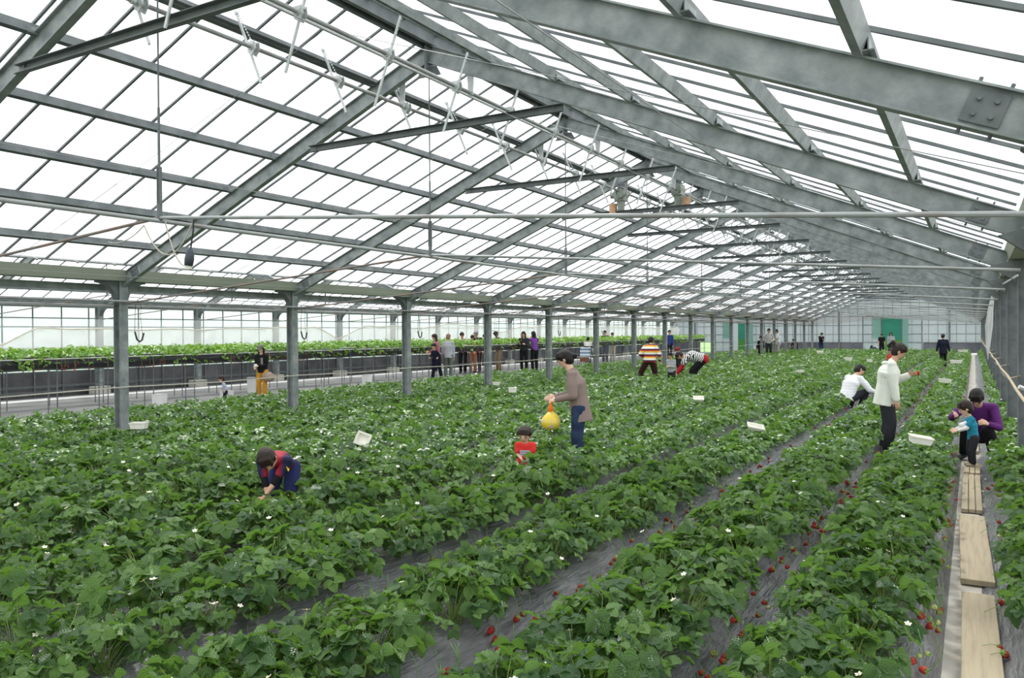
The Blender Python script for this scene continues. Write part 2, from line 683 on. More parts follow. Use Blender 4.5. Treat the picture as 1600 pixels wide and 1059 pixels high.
def truss(xr, y, xl, xrr, cleats):
    root = D.objects.new('roof_truss', None)
    COL.objects.link(root)
    root.location = (xr, y, 0)
    hw = (xrr-xl)/2
    dep = .185
    nh = dep/2/math.cos(math.atan(SLOPE))
    for sgn in (-1, 1):
        m = MB()
        a = Vector((sgn*.02, 0, ZAP-nh))
        b = Vector((sgn*(hw-.06), 0, ztop(hw-.06)-nh))
        m.ibeam(a, b, .075, dep, .010)
        r = m.build('rafter', STEEL, root)
        # splice plate with bolts near the eave
        p = MB()
        d = (b-a).normalized()
        c = a+d*((b-a).length-.31)
        for fs_ in (-1, 1):
            p.bar(c-d*.075+Vector((0, fs_*.012, 0)), c+d*.075+Vector((0, fs_*.012, 0)), .008, dep*.72)
        n = Vector((-d.z, 0, d.x))
        if n.z < 0:
            n = -n
        for i in (-1, 1):
            for j in (-1, 1):
                bolt(p, c+d*(.034*i)+n*(.032*j)+Vector((0, -.016, 0)), (0, -1, 0), .011, .014)
                bolt(p, c+d*(.06*i)+n*(dep/2*j), n*j, .009, .024)
        p.build('splice_plate', STEEL_D, r)
        # purlin cleats
        for k in range(1, 7):
            if not cleats:
                break
            q = MB()
            x = sgn*.80*k
            z = ztop(.8*k)
            q.bar((x+.03, -.09, z+.03), (x+.03, .09, z+.03), .006, .06)
            q.bar((x+.03, -.09, z+.003), (x+.03, .09, z+.003), .05, .006)
            q.build('purlin_cleat', STEEL, r)
    # apex plate
    m = MB()
    m.box(-.012, .012, -.07, .07, ZAP-.36, ZAP-.01)
    m.prism([(-.16, ZAP-.34), (.16, ZAP-.34), (.10, ZAP-.24), (-.10, ZAP-.24)], 'y', -.008, .008)
    m.build('apex_plate', STEEL_D, root)
    # collar
    zc = 3.945
    m = MB()
    m.bar((-1.72, -.075, zc), (1.70, -.075, zc), .008, .075)
    m.bar((-1.72, -.10, zc+.036), (1.70, -.10, zc+.036), .05, .006)
    m.bar((-1.72, -.10, zc-.036), (1.70, -.10, zc-.036), .05, .006)
    for sx in (-1.62, 1.6):
        for dz in (-.015, .018):
            bolt(m, (sx, -.08, zc+dz), (0, -1, 0), .010, .014)
    m.build('collar_beam', STEEL_D, root)
    # tie rods rising to the hanger
    for sgn in (-1, 1):
        m = MB()
        m.tube([(0, 0, 2.585), (sgn*(hw-.08), 0, 2.17)], .0125, 8)
        m.build('tie_rod', PIPE if sgn > 0 else RUST, root)
    m = MB()
    m.tube([(0, 0, ZAP-.3), (0, 0, 2.60)], .007, 6)
    h = m.build('hanger_rod', STEEL_D, root)
    m = MB()
    m.box(-.022, -.014, -.008, .008, 2.68, 2.96)
    m.box(.014, .022, -.008, .008, 2.68, 2.96)
    m.tube([(0, 0, 2.56), (0, 0, 2.69)], .02, 8)
    m.tube([(0, 0, 2.95), (0, 0, 3.4)], .010, 8)
    m.build('turnbuckle', STEEL_D, h)
    return root


t0 = truss(XA, fy(0), XL, XR, True)
t1 = truss(XA, fy(7), XL, XR, False)
for i in range(0, NF+1):
    o = t0 if i == 0 else t1 if i == 7 else copy_tree(t0 if i < 7 else t1)
    o.location = (XA, fy(i), 0)
    tag(o, 'steel roof truss with collar, %s from the front in near span' % ORD[i], 'roof truss', 'trusses of the near span', 'thing')
for i in range(2, NF+1):
    o = copy_tree(t1)
    o.location = (XA2+.03, fy(i), 0)
    tag(o, 'steel roof truss with tie rod, %s from the front in the far span' % ORD[i-2], 'roof truss', 'trusses of the far span', 'thing')

# ------------------------------------------------------------------ columns


def capital(mb, zt, wid=.37, ht=.36, th=.055, both=True):
    for sg in ((-1, 1) if both else (1,)):
        pts = [(sg*.05, zt), (sg*wid, zt), (sg*wid, zt-.05)]
        for k in range(1, 8):
            a = math.pi/2*k/8
            pts.append((sg*(wid-(wid-.08)*math.sin(a)), zt-.05-(ht-.05)*(1-math.cos(a))))
        pts.append((sg*.05, zt-ht))
        mb.prism(pts if sg > 0 else pts[::-1], 'x', -th, th)


def column(name, x, dep, head, col_label, base=True, z0=-.05):
    root = D.objects.new(name, None)
    COL.objects.link(root)
    m = MB()
    m.ibeam((0, 0, z0), (0, 0, 2.56), .13, dep, .012, (1, 0, 0))
    m.build('shaft', STEEL if head else STEEL_D, root)
    m = MB()
    if head:
        capital(m, 2.52)
        m.box(-dep/2-.03, dep/2+.03, -.16, .16, 2.50, 2.53)
        for sg in (-1, 1):
            m.bar((0, sg*.06, 2.16), (0, sg*.30, 2.165), .1, .012)
    else:
        m.box(-dep/2-.03, dep/2+.03, -.10, .10, 2.50, 2.54)
        m.prism([(-dep/2-.01, 2.25), (-dep/2-.01, 2.5), (-dep/2-.26, 2.5-.06)], 'y', -.05, .05)
    m.build('head_bracket', STEEL_D, root)
    if base:
        m = MB()
        m.tube([(0, 0, -.05), (0, 0, .16)], .13, 16)
        b = m.build('collar', KERB, root)
        b['label'] = 'white sleeve around the column foot'
    return root


c0 = column('steel_column', XL, .155, True, '')
for i in range(0, NF+1):
    o = c0 if i == 0 else copy_tree(c0)
    o.location = (XL, fy(i), 0)
    tag(o, 'steel column with flared head beside field, %s of its row from front' % ORD[i], 'column', 'columns between the field and the aisle', 'thing')
c1 = column('steel_column', XR, .25, False, '', False)
for i in range(0, NF+1):
    o = c1 if i == 0 else copy_tree(c1)
    o.location = (XR+.16, fy(i), 0)
    tag(o, 'broad steel column in right edge bed, %s of its row from front' % ORD[i], 'column', 'columns along the right edge', 'thing')
c2 = D.objects.new('steel_column', None)
COL.objects.link(c2)
m = MB()
m.ibeam((0, 0, -.05), (0, 0, 2.56), .14, .2, .012, (1, 0, 0))
m.build('shaft', STEEL, c2)
m = MB()
pts = [(.05, 2.5), (.42, 2.62), (.42, 2.5)]
for k in range(1, 8):
    a = math.pi/2*k/8
    pts.append((.42-(.42-.10)*math.sin(a), 2.5-.28*(1-math.cos(a))))
pts.append((.05, 2.2))
m.prism(pts, 'y', -.06, .06)
m.build('head_bracket', STEEL_D, c2)
m = MB()
m.box(-.18, .18, -.22, .22, -.03, .22)
m.build('footing', CONC, c2)
for i in range(2, NF+1):
    o = c2 if i == 2 else copy_tree(c2)
    o.location = (XF, fy(i), 0)
    tag(o, 'steel column by glazed side wall on concrete footing, %s from front' % ORD[i-2], 'column', 'columns by the glazed side wall', 'thing')

# gutters, eave beams, long pipes
m = MB()
m.prism([(-.17, 2.66), (-.14, 2.50), (.14, 2.50), (.17, 2.66), (.155, 2.66), (.13, 2.515), (-.13, 2.515), (-.155, 2.66)], 'y', Y_START, YE)
g = m.build('valley_gutter', GUTTER)
g.location = (XL, 0, 0)
tag(g, 'olive valley gutter over the column row between field and aisle', 'gutter', kind='thing')
g2 = g.copy()
COL.objects.link(g2)
g2.location = (XR+.09, 0, 0)
tag(g2, 'olive gutter over the columns along the right edge', 'gutter')
m = MB()
m.ibeam((XL-.35, Y_START, 2.42), (XL-.35, YE, 2.42), .09, .10, .01)
tag(m.build('eave_beam', STEEL), 'steel eave beam under the olive gutter on the aisle side', 'beam', kind='thing')
m = MB()
m.ibeam((XF+.02, Y_START, 2.60), (XF+.02, YE, 2.60), .09, .10, .01)
tag(m.build('eave_beam', STEEL), 'steel eave beam over the columns by the glazed side wall', 'beam', kind='thing')


def pipe(name, pts, r, mt, label, cat, n=8, group=None):
    mm = MB()
    mm.tube(pts, r, n)
    return tag(mm.build(name, mt, None, True), label, cat, group, 'thing')


pipe('water_pipe', [(XL+.10, Y_START, 2.21), (XL+.10, YE, 2.19)], .018, PIPE, 'upper galvanised pipe clipped along the flared columns', 'pipe')
pipe('water_pipe', [(XL-.12, Y_START, 2.13), (XL-.12, YE, 2.13)], .012, PIPE, 'thin pipe running behind the flared columns', 'pipe')
pipe('water_pipe', [(XA, Y_START, 2.56), (XA, YE, 2.57)], .016, PIPE, 'long galvanised pipe hung below the near ridge', 'pipe')
pipe('water_pipe', [(XA2+2.5, Y_START, 2.27), (XA2+2.5, YE, 2.27)], .012, PIPE, 'thin pipe strung through the tie rods of the far span', 'pipe')
for k, (x, z) in enumerate(((XA-1.9, 3.35), (XA-3.3, 2.75), (XA-4.6, 2.5), (XA+2.3, 3.3), (XA+4.0, 2.7))):
    pipe('guy_wire', [(x, Y_START, z), (x, YE, z)], .003, WIRE, 'fine wire strung lengthwise under the left slope, %s from the ridge' % ORD[k] if k < 3 else 'fine wire strung lengthwise under the right slope, %s from the ridge' % ORD[k-3], 'wire', 4, 'lengthwise wires')
# cross wires under the slopes, one per half bay
for i in range(0, 9):
    y = fy(i)+FS*.52
    pts = [(XL+.2, y, 2.66), (XA, y, 4.55), (XR-.1, y, 2.62)]
    pipe('guy_wire', pts, .0035, WIRE, 'fine wire crossing beneath the near roof behind the %s truss' % ORD[i], 'wire', 4, 'crosswise wires')

# ------------------------------------------------------------------ vent shafts


def vent_shaft(sgn, label):
    root = D.objects.new('vent_shaft', None)
    COL.objects.link(root)
    root.location = (XA+sgn*.47, 0, 4.335)
    m = MB()
    m.tube([(0, -2, 0), (0, YE-.5, 0)], .020, 10)
    p = m.build('pipe', PIPE, root, True)
    up = Vector((.16, 0, .36)) if sgn > 0 else Vector((-.22, 0, .36))
    dn = Vector((-.17, 0, -.46)) if sgn > 0 else Vector((.10, 0, -.34))
    ma = MB()
    ma.bar(dn, up, .024, .012, (0, 1, 0))
    ma.tube([up+Vector((0, -.014, 0)), up+Vector((0, .014, 0))], .02, 8)
    # teeth on the upper half
    for k in range(12):
        q = up*(k/12)
        ma.bar(q+Vector((.012, 0, 0)), q+Vector((.020, 0, .004)), .02, .008, (0, 1, 0))
    arm0 = ma.build('rack_arm', ZINC, root)
    mb_ = MB()
    mb_.prism([(-.05, .05), (.05, .05), (.06, -.02), (.01, -.08), (-.04, -.05)], 'y', -.03, -.022)
    mb_.prism([(-.05, .05), (.05, .05), (.06, -.02), (.01, -.08), (-.04, -.05)], 'y', .022, .03)
    mb_.tube([(0, -.04, 0), (0, .04, 0)], .032, 10)
    mb_.tube([(.035, -.035, .03), (.035, .035, .03)], .012, 8)
    br0 = mb_.build('pinion_bracket', ZINC, root)
    k = 0
    y = 1.35
    st = FS/3
    while y < YE-1:
        if k == 0:
            a, b = arm0, br0
        else:
            a, b = arm0.copy(), br0.copy()
            COL.objects.link(a)
            COL.objects.link(b)
        a.location = (0, y+(.0 if sgn > 0 else .35), 0)
        b.location = a.location
        k += 1
        y += st
    mh = MB()
    mh.prism([(-.05, .30), (.05, .30), (.03, -.02), (-.03, -.02)], 'y', -.004, .004)
    mh.tube([(0, -.02, 0), (0, .02, 0)], .03, 10)
    h0 = mh.build('bearing_plate', ZINC, root)
    for i in range(0, NF):
        h = h0 if i == 0 else h0.copy()
        if i:
            COL.objects.link(h)
        h.location = (0, fy(i)+.12, 0)
    return tag(root, label, 'vent shaft', None, 'thing')


m = MB()
m.box(-4.925, -4.885, -2, YE-.5, 4.375, 4.415)
tag(m.build('vent_rail', ZINC), 'pale sash rail running below the open ridge vent', 'rail', None, 'thing')
vent_shaft(-1, 'long vent shaft with zinc rack arms left of the near ridge')
vent_shaft(1, 'long vent shaft with zinc rack arms right of the near ridge')


def motor(x, y, z, label, coil):
    root = D.objects.new('vent_motor', None)
    COL.objects.link(root)
    root.location = (x, y, z)
    m = MB()
    m.tube([(0, -.15, 0), (0, .15, 0)], [.10, .10], 14)
    m.box(-.09, .09, -.12, .12, -.12, .08)
    m.tube([(0, 0, -.10), (0, 0, -.30)], [.085, .06], 14)
    m.tube([(-.1, 0, 0), (-.2, 0, 0)], .06, 12)
    m.build('housing', GREYGREEN, root, False)
    m = MB()
    m.tube([(0, 0, .08), (0, 0, .20), (0, 0, .24)], [.07, .07, .045], 14)
    m.build('cap', STEEL_D, root)
    m = MB()
    sx = -1 if coil else 1
    m.tube([(sx*.16, 0, -.36), (sx*.16, 0, -.16)], .075, 14)
    m.build('counterweight', ORANGEBR, root)
    if coil:
        m = MB()
        for k in range(4):
            m.tube([(.06+.10*math.cos(a/12*2*math.pi), -.14-.012*k, .02+.10*math.sin(a/12*2*math.pi)) for a in range(13)], .006, 6)
        m.build('cable_coil', WIRE, root)
    return tag(root, label, 'motor', 'vent motors under the ridge', 'thing')


motor(-5.70, 13.85, 4.28, 'grey green vent motor with a coil of cable left of the ridge', True)
motor(-4.75, 14.3, 4.36, 'grey green vent motor with terracotta cap right of the ridge', False)

# ridge brace strut visible between ridge and rafters, hanging lamp socket
lamp = D.objects.new('hanging_lamp', None)
COL.objects.link(lamp)
lamp.location = (-4.93, 3.80, 2.27)
m = MB()
m.tube([(-.01, 0, -.05), (0, 0, .0), (.01, 0, .05), (.015, 0, .075)], [.030, .034, .028, .012], 12)
m.build('socket', mat('lamp_socket', (.05, .06, .08), .4), lamp, True)
m = MB()
m.tube([(-.012, 0, -.075), (-.01, 0, -.05)], [.024, .027], 12)
m.build('plug_face', FOAM, lamp)
m = MB()
m.tube([(.015, 0, .07), (.03, 0, .14), (.045, 0, .2), (.05, 0, .28)], .006, 6)
m.build('cord', BLACK, lamp)
tag(lamp, 'dark lamp socket dangling below the front tie rod', 'lamp')
m = MB()


def sag(a, b, s, n=10):
    a, b = Vector(a), Vector(b)
    return [a.lerp(b, k/n)-Vector((0, 0, s*4*(k/n)*(1-k/n))) for k in range(n+1)]


m.tube(sag((-5.45, 3.80, 2.55), (-4.88, 3.80, 2.55), .24), .005, 6)
m.tube(sag((-5.20, 3.80, 2.56), (-4.95, 3.80, 2.22), .10), .005, 6)
m.tube(sag((-5.9, 3.80, 2.45), (-5.45, 3.80, 2.55), .05), .004, 6)
tag(m.build('loose_cable', ROPE, None, True), 'pale loose cable looped over the front tie rod', 'cable')

# hooks hanging near the column heads
for k, i in enumerate((1, 2, 3, 4, 5, 6)):
    y = fy(i)+.08
    x = XL-.05
    h = D.objects.new('hanging_hook', None)
    COL.objects.link(h)
    h.location = (x+.35 if k % 2 == 0 else x+.25, y, 1.66)
    m = MB()
    m.tube([(0, -.06, .10), (.01, -.035, -.01), (.02, 0, -.045), (.02, .04, -.02), (.01, .075, .08)], .013, 8)
    m.build('hook', BLACK, h, True)
    m = MB()
    m.tube([(0, -.06, .09), (-.01, -.05, .3), (.02, -.06, .5)], .004, 5)
    m.tube([(.01, .06, .02), (-.01, .04, .3), (.02, .03, .5)], .003, 5)
    m.build('cord', BLACK, h)
    tag(h, 'black hanging hook on cords beside the %s flared column from the front' % ORD[i], 'hook', 'hooks beside the flared columns')

# ropes
m = MB()
pts = []
for i in range(-1, NF+1):
    pts.append((XL+.10, fy(i), .955))
    pts.append((XL+.10, fy(i)+FS/2, .93))
m.tube(pts, .009, 6)
for i in range(0, NF+1):
    m.tube([(XL+.11*math.cos(a), fy(i)+.10*math.sin(a), .95+.01*math.sin(2*a)) for a in np.linspace(0, 2*math.pi, 9)], .007, 5)
tag(m.build('guard_rope', ROPE), 'white rope tied waist high from flared column to flared column', 'rope', kind='thing')
m = MB()
random.seed(3)
pts = [(.33, 4+k*1.1, 1.19+.012*math.sin(k*1.3)-.0012*k) for k in range(54)]
m.tube(pts, .013, 6)
for i in range(1, NF+1):
    m.tube([(.33, fy(i)-.2, 1.18), (.45, fy(i), 1.2)], .006, 5)
tag(m.build('guard_rope', TANROPE), 'tan rope running along the right edge columns', 'rope', kind='thing')
m = MB()
for i in range(2, NF):
    for s in (-1, 1):
        q = Vector((.33, fy(i)+s*.25, 1.17))
        m.tube([q, q+Vector((-.06, -.1, .06))], .004, 4)
m.tube([(.34, 8.2, 1.22), (.55, 8.3, 1.12)], [.02, .012], 6)
tag(m.build('rope_tie', ZINC), 'white wire ties knotted on the tan rope', 'wire tie')
# bunched clear film hanging at the right columns
m = MB()
rr = random.Random(5)
for k in range(4):
    ox = rr.uniform(-.02, .02)
    oy = rr.uniform(-.05, .05)
    m.tube([(.36+ox, 20+oy, 2.46), (.32+ox, 20+oy, 2.2), (.29+ox*2, 20.1+oy, 1.8), (.27+ox, 20.1+oy, 1.4), (.26, 20.1, 1.06)], [.015, .035, .045, .03, .008], 7)
m.tube([(.37, 9.2, 2.25), (.37, 14, 2.40), (.36, 20, 2.46)], .010, 6)
tag(m.build('plastic_film', BAGCLEAR, None, True), 'bunched clear film hanging from a right edge column', 'plastic film')

# ------------------------------------------------------------------ draped curtain film in the far span
m = MB()
prof = [(6, 1.5), (10.4, 1.47), (11.3, 1.91), (12.9, 1.87), (15.9, 1.86), (18.5, 1.9), (21.1, 1.95), (22.2, 1.52), (23.8, 2.0), (26, 1.99), (27.5, 1.9), (29.4, 2.12), (32.3, 2.0), (34, 1.7), (36, 2.0), (40, 2.05), (44, 1.9), (48, 2.05), (56, 2.0), (62, 2.0)]
ysf = np.arange(6, 62, .25)
zt = np.interp(ysf, [p[0] for p in prof], [p[1] for p in prof])
vs, fs = [], []
rr = random.Random(8)
for k, y in enumerate(ysf):
    for j in range(6):
        f_ = j/5
        zz = zt[k]*(1-f_)+1.18*f_
        vs.append((-20.5+.05*math.sin(y*5.1+j)+.03*math.sin(y*13.+j*2), y, zz))
n6 = 6
for k in range(len(ysf)-1):
    for j in range(5):
        fs.append((k*n6+j, (k+1)*n6+j, (k+1)*n6+j+1, k*n6+j+1))
m.add(vs, fs)
cu = m.build('draped_film', CURTAIN, None, True)
tag(cu, 'translucent film curtain draped before the glazed side wall', 'curtain', kind='thing')
m = MB()
m.tube([(-20.48, y, z+.02*math.sin(y*3)) for y, z in zip(ysf, zt)], .022, 7)
m.build('rolled_edge', CURTFOLD, cu, True)
m = MB()
vs = []
for k, y in enumerate(ysf):
    vs += [(-20.55+.02*math.sin(y*4), y, zt[k]), (-20.55, y, 2.14)]
m.add(vs, [(2*k, 2*k+2, 2*k+3, 2*k+1) for k in range(len(ysf)-1)])
m.build('upper_film', pane_mat('thin_film', (.85, .87, .87), .72, .6), cu, True)

# ------------------------------------------------------------------ planting beds
BED_X = [.57, -.52, -1.47, -2.52, -3.62, -4.74, -5.85, -6.95, -8.05, -9.13, -10.2, -11.3, -12.4, -13.3]      # the right edge bed first
BED_TOP = .18
Y_BED0, Y_BED1 = .4, 61.0
ROWNAME = ['edge bed right of the plank path', 'first bed left of the plank path'] + ['%s bed left of the plank path' % ORD[k] for k in range(1, 13)]


def bed_z(u):
    """height of the film at distance u from the bed centre"""
    u = abs(u)
    if u < .24:
        return BED_TOP
    if u < .46:
        t = (u-.24)/.22
        return BED_TOP*(1-t)**1.2+.012*t
    return .012


def build_bed(k, xb):
    us = [-.54, -.49, -.44, -.38, -.31, -.25, -.12, 0, .12, .25, .31, .38, .44, .49, .54]
    if k == 0:
        us = [u for u in us if u < .5]
    if k == 1:
        us = [u for u in us if u < .40]
    rr = random.Random(k)
    ys = [Y_BED0+.12*j for j in range(90)]
    y = ys[-1]
    while y < Y_BED1:
        y += .5
        ys.append(min(y, Y_BED1))
    vs = []
    for j, y in enumerate(ys):
        for i, u in enumerate(us):
            w = .012*math.sin(y*7.3+i*1.7+k)+.008*math.sin(y*17+i*2.9+k*3)+rr.uniform(-.006, .006)
            edge = i in (0, len(us)-1)
            vs.append((xb+u+(0 if edge else w*.6), y, (-.001 if edge else bed_z(u)+w)))
    n = len(us)
    fs = [(j*n+i, j*n+i+1, (j+1)*n+i+1, (j+1)*n+i) for j in range(len(ys)-1) for i in range(n-1)]
    m = MB()
    m.add(vs, fs)
    o = m.build('planting_bed', MULCH, None, True)
    tag(o, 'long grey film covered ridge, the %s' % ROWNAME[k], 'planting bed', 'film covered ridges of the field', 'thing')


for k, xb in enumerate(BED_X):
    build_bed(k, xb)

# path floor between the edge bed and the first bed, and trodden furrow floors
m = MB()
m.box(-.30, .28, -4, 61.3, -.03, .004)
struct(m.build('floor_path', SANDPATH), 'sandy trodden path floor between edge bed and first bed')

# planks


def plank(name, x0, x1, y0, y1, skew, label, strips=1, z=.052):
    m = MB()
    w = (x1-x0)/strips
    rr = random.Random(int(y0*10))
    for s in range(strips):
        a, b = x0+w*s+(.003 if s else 0), x0+w*(s+1)-.003
        dz = rr.uniform(-.004, .004)
        e = rr.uniform(-.015, .015)
        m.add([(a, y0+e, .012), (b, y0+e, .012), (b+skew, y1+e, .012), (a+skew, y1+e, .012), (a, y0+e, z+dz), (b, y0+e, z+dz), (b+skew, y1+e, z+dz), (a+skew, y1+e, z+dz)],
              [(0, 3, 2, 1), (4, 5, 6, 7), (0, 1, 5, 4), (1, 2, 6, 5), (2, 3, 7, 6), (3, 0, 4, 7)])
    o = m.build(name, PLANK)
    bv = o.modifiers.new('edge', 'BEVEL')
    bv.width = .004
    bv.segments = 1
    tag(o, label, 'plank', 'planks on the path', 'thing')


plank('walkway_plank', -.035, .150, 2.2, 5.80, -.035, 'pale wooden plank on the path, nearest of them and widest in view')
plank('walkway_plank', -.08, .125, 6.10, 8.22, -.04, 'pale smooth plank on the path beyond the nearest plank')
plank('walkway_plank', -.105, .072, 8.50, 10.55, -.01, 'slatted wooden board on the path, longer of the slatted two', 3)
plank('walkway_plank', -.105, .065, 10.68, 11.45, -.0, 'short slatted wooden board at the feet of the child in blue', 3)
plank('walkway_plank', -.11, .06, 12.6, 14.4, 0, 'wooden board on the path behind the crouching person in purple', 1)

# ------------------------------------------------------------------ strawberry plants
NG = np.random.default_rng(11)


def leaflet(detail):
    """unit leaflet: base at origin, tip at +y = 1; returns verts, tris, vein coordinate"""
    if detail == 2:
        n = 6
        V, T, G = [], [], []
        mid = []
        for i in range(n+1):
            t = i/n
            mid.append(len(V))
            V.append((0, t, -.10*t*t))
            G.append(t)
        for sg in (-1, 1):
            edge = []
            ne = 12
            for j in range(ne+1):
                t = j/ne
                w = .40*(math.sin(math.pi*min(1, t**.80*.97+.03))**.72) if t < 1 else 0
                tt = t
                if 0 < j < ne:
                    if j % 2:
                        w *= 1.05
                        tt = t+.02
                    else:
                        w *= .90
                        tt = t-.015
                edge.append(len(V))
                V.append((sg*w, tt*.98, .17*w/.4-.10*t*t+(.02 if j % 2 else 0)))
                G.append(t+.45)
            for i in range(n):
                e0, e1, e2 = edge[2*i], edge[2*i+1], edge[2*i+2]
                tr = [(mid[i], e0, e1), (mid[i], e1, mid[i+1]), (mid[i+1], e1, e2)]
                for a in tr:
                    T.append(a if sg < 0 else a[::-1])
        return np.array(V), np.array(T), np.array(G)
    if detail == 1:
        V = [(0, 0, 0), (0, .5, -.02), (0, 1, -.12), (-.36, .32, .11), (-.30, .75, .05), (.36, .32, .11), (.30, .75, .05)]
        T = [(0, 1, 3), (3, 1, 4), (4, 1, 2), (0, 5, 1), (5, 6, 1), (6, 2, 1)]
        T = [t[::-1] for t in T]
        return np.array(V, float), np.array(T), np.array([.0]*7)
    V = [(0, 0, 0), (-.36, .5, .08), (0, 1, -.05), (.36, .5, .08)]
    T = [(0, 2, 1), (0, 3, 2)]
    return np.array(V, float), np.array(T), np.array([.0]*4)


def trifoliate(detail):
    V, T, G = leaflet(detail)
    Vs, Ts, Gs = [], [], []
    o = 0
    for ang, dx, s in ((0, 0, 1.05), (1.22, -.03, .96), (-1.22, .03, .96)):
        c, s_ = math.cos(ang), math.sin(ang)
        W = V*s
        x = W[:, 0]*c-W[:, 1]*s_
        y = W[:, 0]*s_+W[:, 1]*c
        Vs.append(np.stack([x+dx, y+(.10 if ang == 0 else .0), W[:, 2]+(.0 if ang == 0 else .0)], 1))
        Ts.append(T+o)
        Gs.append(G)
        o += len(V)
    return np.concatenate(Vs), np.concatenate(Ts), np.concatenate(Gs)


TRI = {d: trifoliate(d) for d in (0, 1, 2)}


def leaf_frames(rng, n, rad, zlo, zhi, smin, smax):
    """position, frame and size of n leaves of a plant around the origin"""
    az = rng.uniform(0, 2*np.pi, n)
    rr = rad*np.sqrt(rng.uniform(.02, 1, n))
    h = zlo+(zhi-zlo)*(1-.55*(rr/rad)**2)*rng.uniform(.62, 1.0, n)
    tilt = (rr/rad)*.75*rng.uniform(.3, 1.25, n)+rng.normal(0, .32, n)+.05
    yaw = az+rng.normal(0, .6, n)
    size = rng.uniform(smin, smax, n)*(.8+.4*rng.random(n))
    pos = np.stack([rr*np.cos(az), rr*np.sin(az), h], 1)
    # local y (leaf direction) heads outward and dips by tilt; local z is the leaf normal
    d = np.stack([np.cos(yaw)*np.cos(tilt), np.sin(yaw)*np.cos(tilt), -np.sin(tilt)], 1)
    roll = rng.normal(0, .42, n)
    side = np.stack([np.sin(yaw), -np.cos(yaw), np.zeros(n)], 1)
    nrm = np.cross(side, d)
    s2 = side*np.cos(roll)[:, None]+nrm*np.sin(roll)[:, None]
    n2 = np.cross(s2, d)
    return pos, s2, d, n2, size


def leaves_arrays(rng, frames, detail, tint0=None):
    V0, T0, G0 = TRI[detail]
    pos, sx, dy, nz, size = frames
    n = len(pos)
    fold = rng.uniform(.5, 1.7, n)
    V = (pos[:, None, :]+size[:, None, None]*(V0[None, :, 0:1]*sx[:, None, :]+(V0[None, :, 1:2]-.25)*dy[:, None, :]+(V0[None, :, 2:3]*fold[:, None, None])*nz[:, None, :]))
    T = T0[None]+np.arange(n)[:, None, None]*len(V0)
    tint = (rng.random(n)**1.3 if tint0 is None else tint0)
    C = np.zeros((n, len(V0), 4), np.float32)
    C[..., 0] = tint[:, None]
    C[..., 1] = np.abs(G0)[None]
    C[..., 3] = 1
    return V.reshape(-1, 3), T.reshape(-1, 3), C.reshape(-1, 4)


def np_mesh(name, V, T, C, mats, midx=None):
    me = D.meshes.new(name)
    me.vertices.add(len(V))
    me.vertices.foreach_set('co', V.astype(np.float32).ravel())
    me.loops.add(len(T)*3)
    me.loops.foreach_set('vertex_index', T.astype(np.int32).ravel())
    me.polygons.add(len(T))
    me.polygons.foreach_set('loop_start', np.arange(0, len(T)*3, 3, dtype=np.int32))
    for m_ in mats:
        me.materials.append(m_)
    if midx is not None:
        me.polygons.foreach_set('material_index', midx.astype(np.int32))
    me.polygons.foreach_set('use_smooth', np.ones(len(T), bool))
    a = me.color_attributes.new('tint', 'FLOAT_COLOR', 'POINT')
    a.data.foreach_set('color', C.astype(np.float32).ravel())
    me.update(calc_edges=True)
    me.validate()
    return me


def stalk_arrays(rng, pos, z0, r=.0022):
    """thin three-sided curved stalks from the crown to each leaf"""
    Vs, Ts = [], []
    o = 0
    for p in pos:
        base = np.array([rng.normal(0, .015), rng.normal(0, .015), z0])
        midp = base*.45+p*.55+np.array([0, 0, .03])
        pts = [base, midp, p]
        for q in pts:
            for j in range(3):
                a = 2.094*j
                Vs.append(q+np.array([math.cos(a), math.sin(a), 0])*r)
        for s in range(2):
            for j in range(3):
                a, b = o+s*3+j, o+s*3+(j+1) % 3
                Ts += [(a, b, b+3), (a, b+3, a+3)]
        o += 9
    return np.array(Vs), np.array(Ts)


def plant_mesh(seed):
    rng = np.random.default_rng(seed)
    n = 44
    fr = leaf_frames(rng, n, .235, .0, .25, .048, .080)
    V, T, C = leaves_arrays(rng, fr, 2)
    SV, ST = stalk_arrays(rng, fr[0], -.01)
    # a fruiting truss of thin yellow-green stalks
    SC_ = np.zeros((len(SV), 4))
    SC_[:, 3] = 1
    mi = np.concatenate([np.zeros(len(T)), np.ones(len(ST))])
    T = np.concatenate([T, ST+len(V)])
    V = np.concatenate([V, SV])
    C = np.concatenate([C, SC_])
    return np_mesh('strawberry_plant', V, T, C, [LEAF, STEM], mi)


PLANT_MESH = [plant_mesh(100+k) for k in range(12)]


def flower_mesh():
    m = MB()
    for k in range(5):
        a = 2*math.pi*k/5
        c, s = math.cos(a), math.sin(a)
        pts = [(0, 0, 0), (.010, -.005, .002), (.0165, -.001, .004), (.0165, .003, .004), (.010, .006, .002)]
        m.add([(x*c-y*s, x*s+y*c, z) for x, y, z in pts], [(0, 1, 2, 3, 4)])
    m.mi = 1
    m.ell((0, 0, .002), (.0045, .0045, .003), None, 8, 4)
    m.mi = 2
    m.tube([(0, 0, -.002), (.01, 0, -.05), (.03, .0, -.10)], .0013, 4)
    o = m.build('flower', [PETAL, YELLOW, STEM])
    me = o.data
    D.objects.remove(o)
    return me


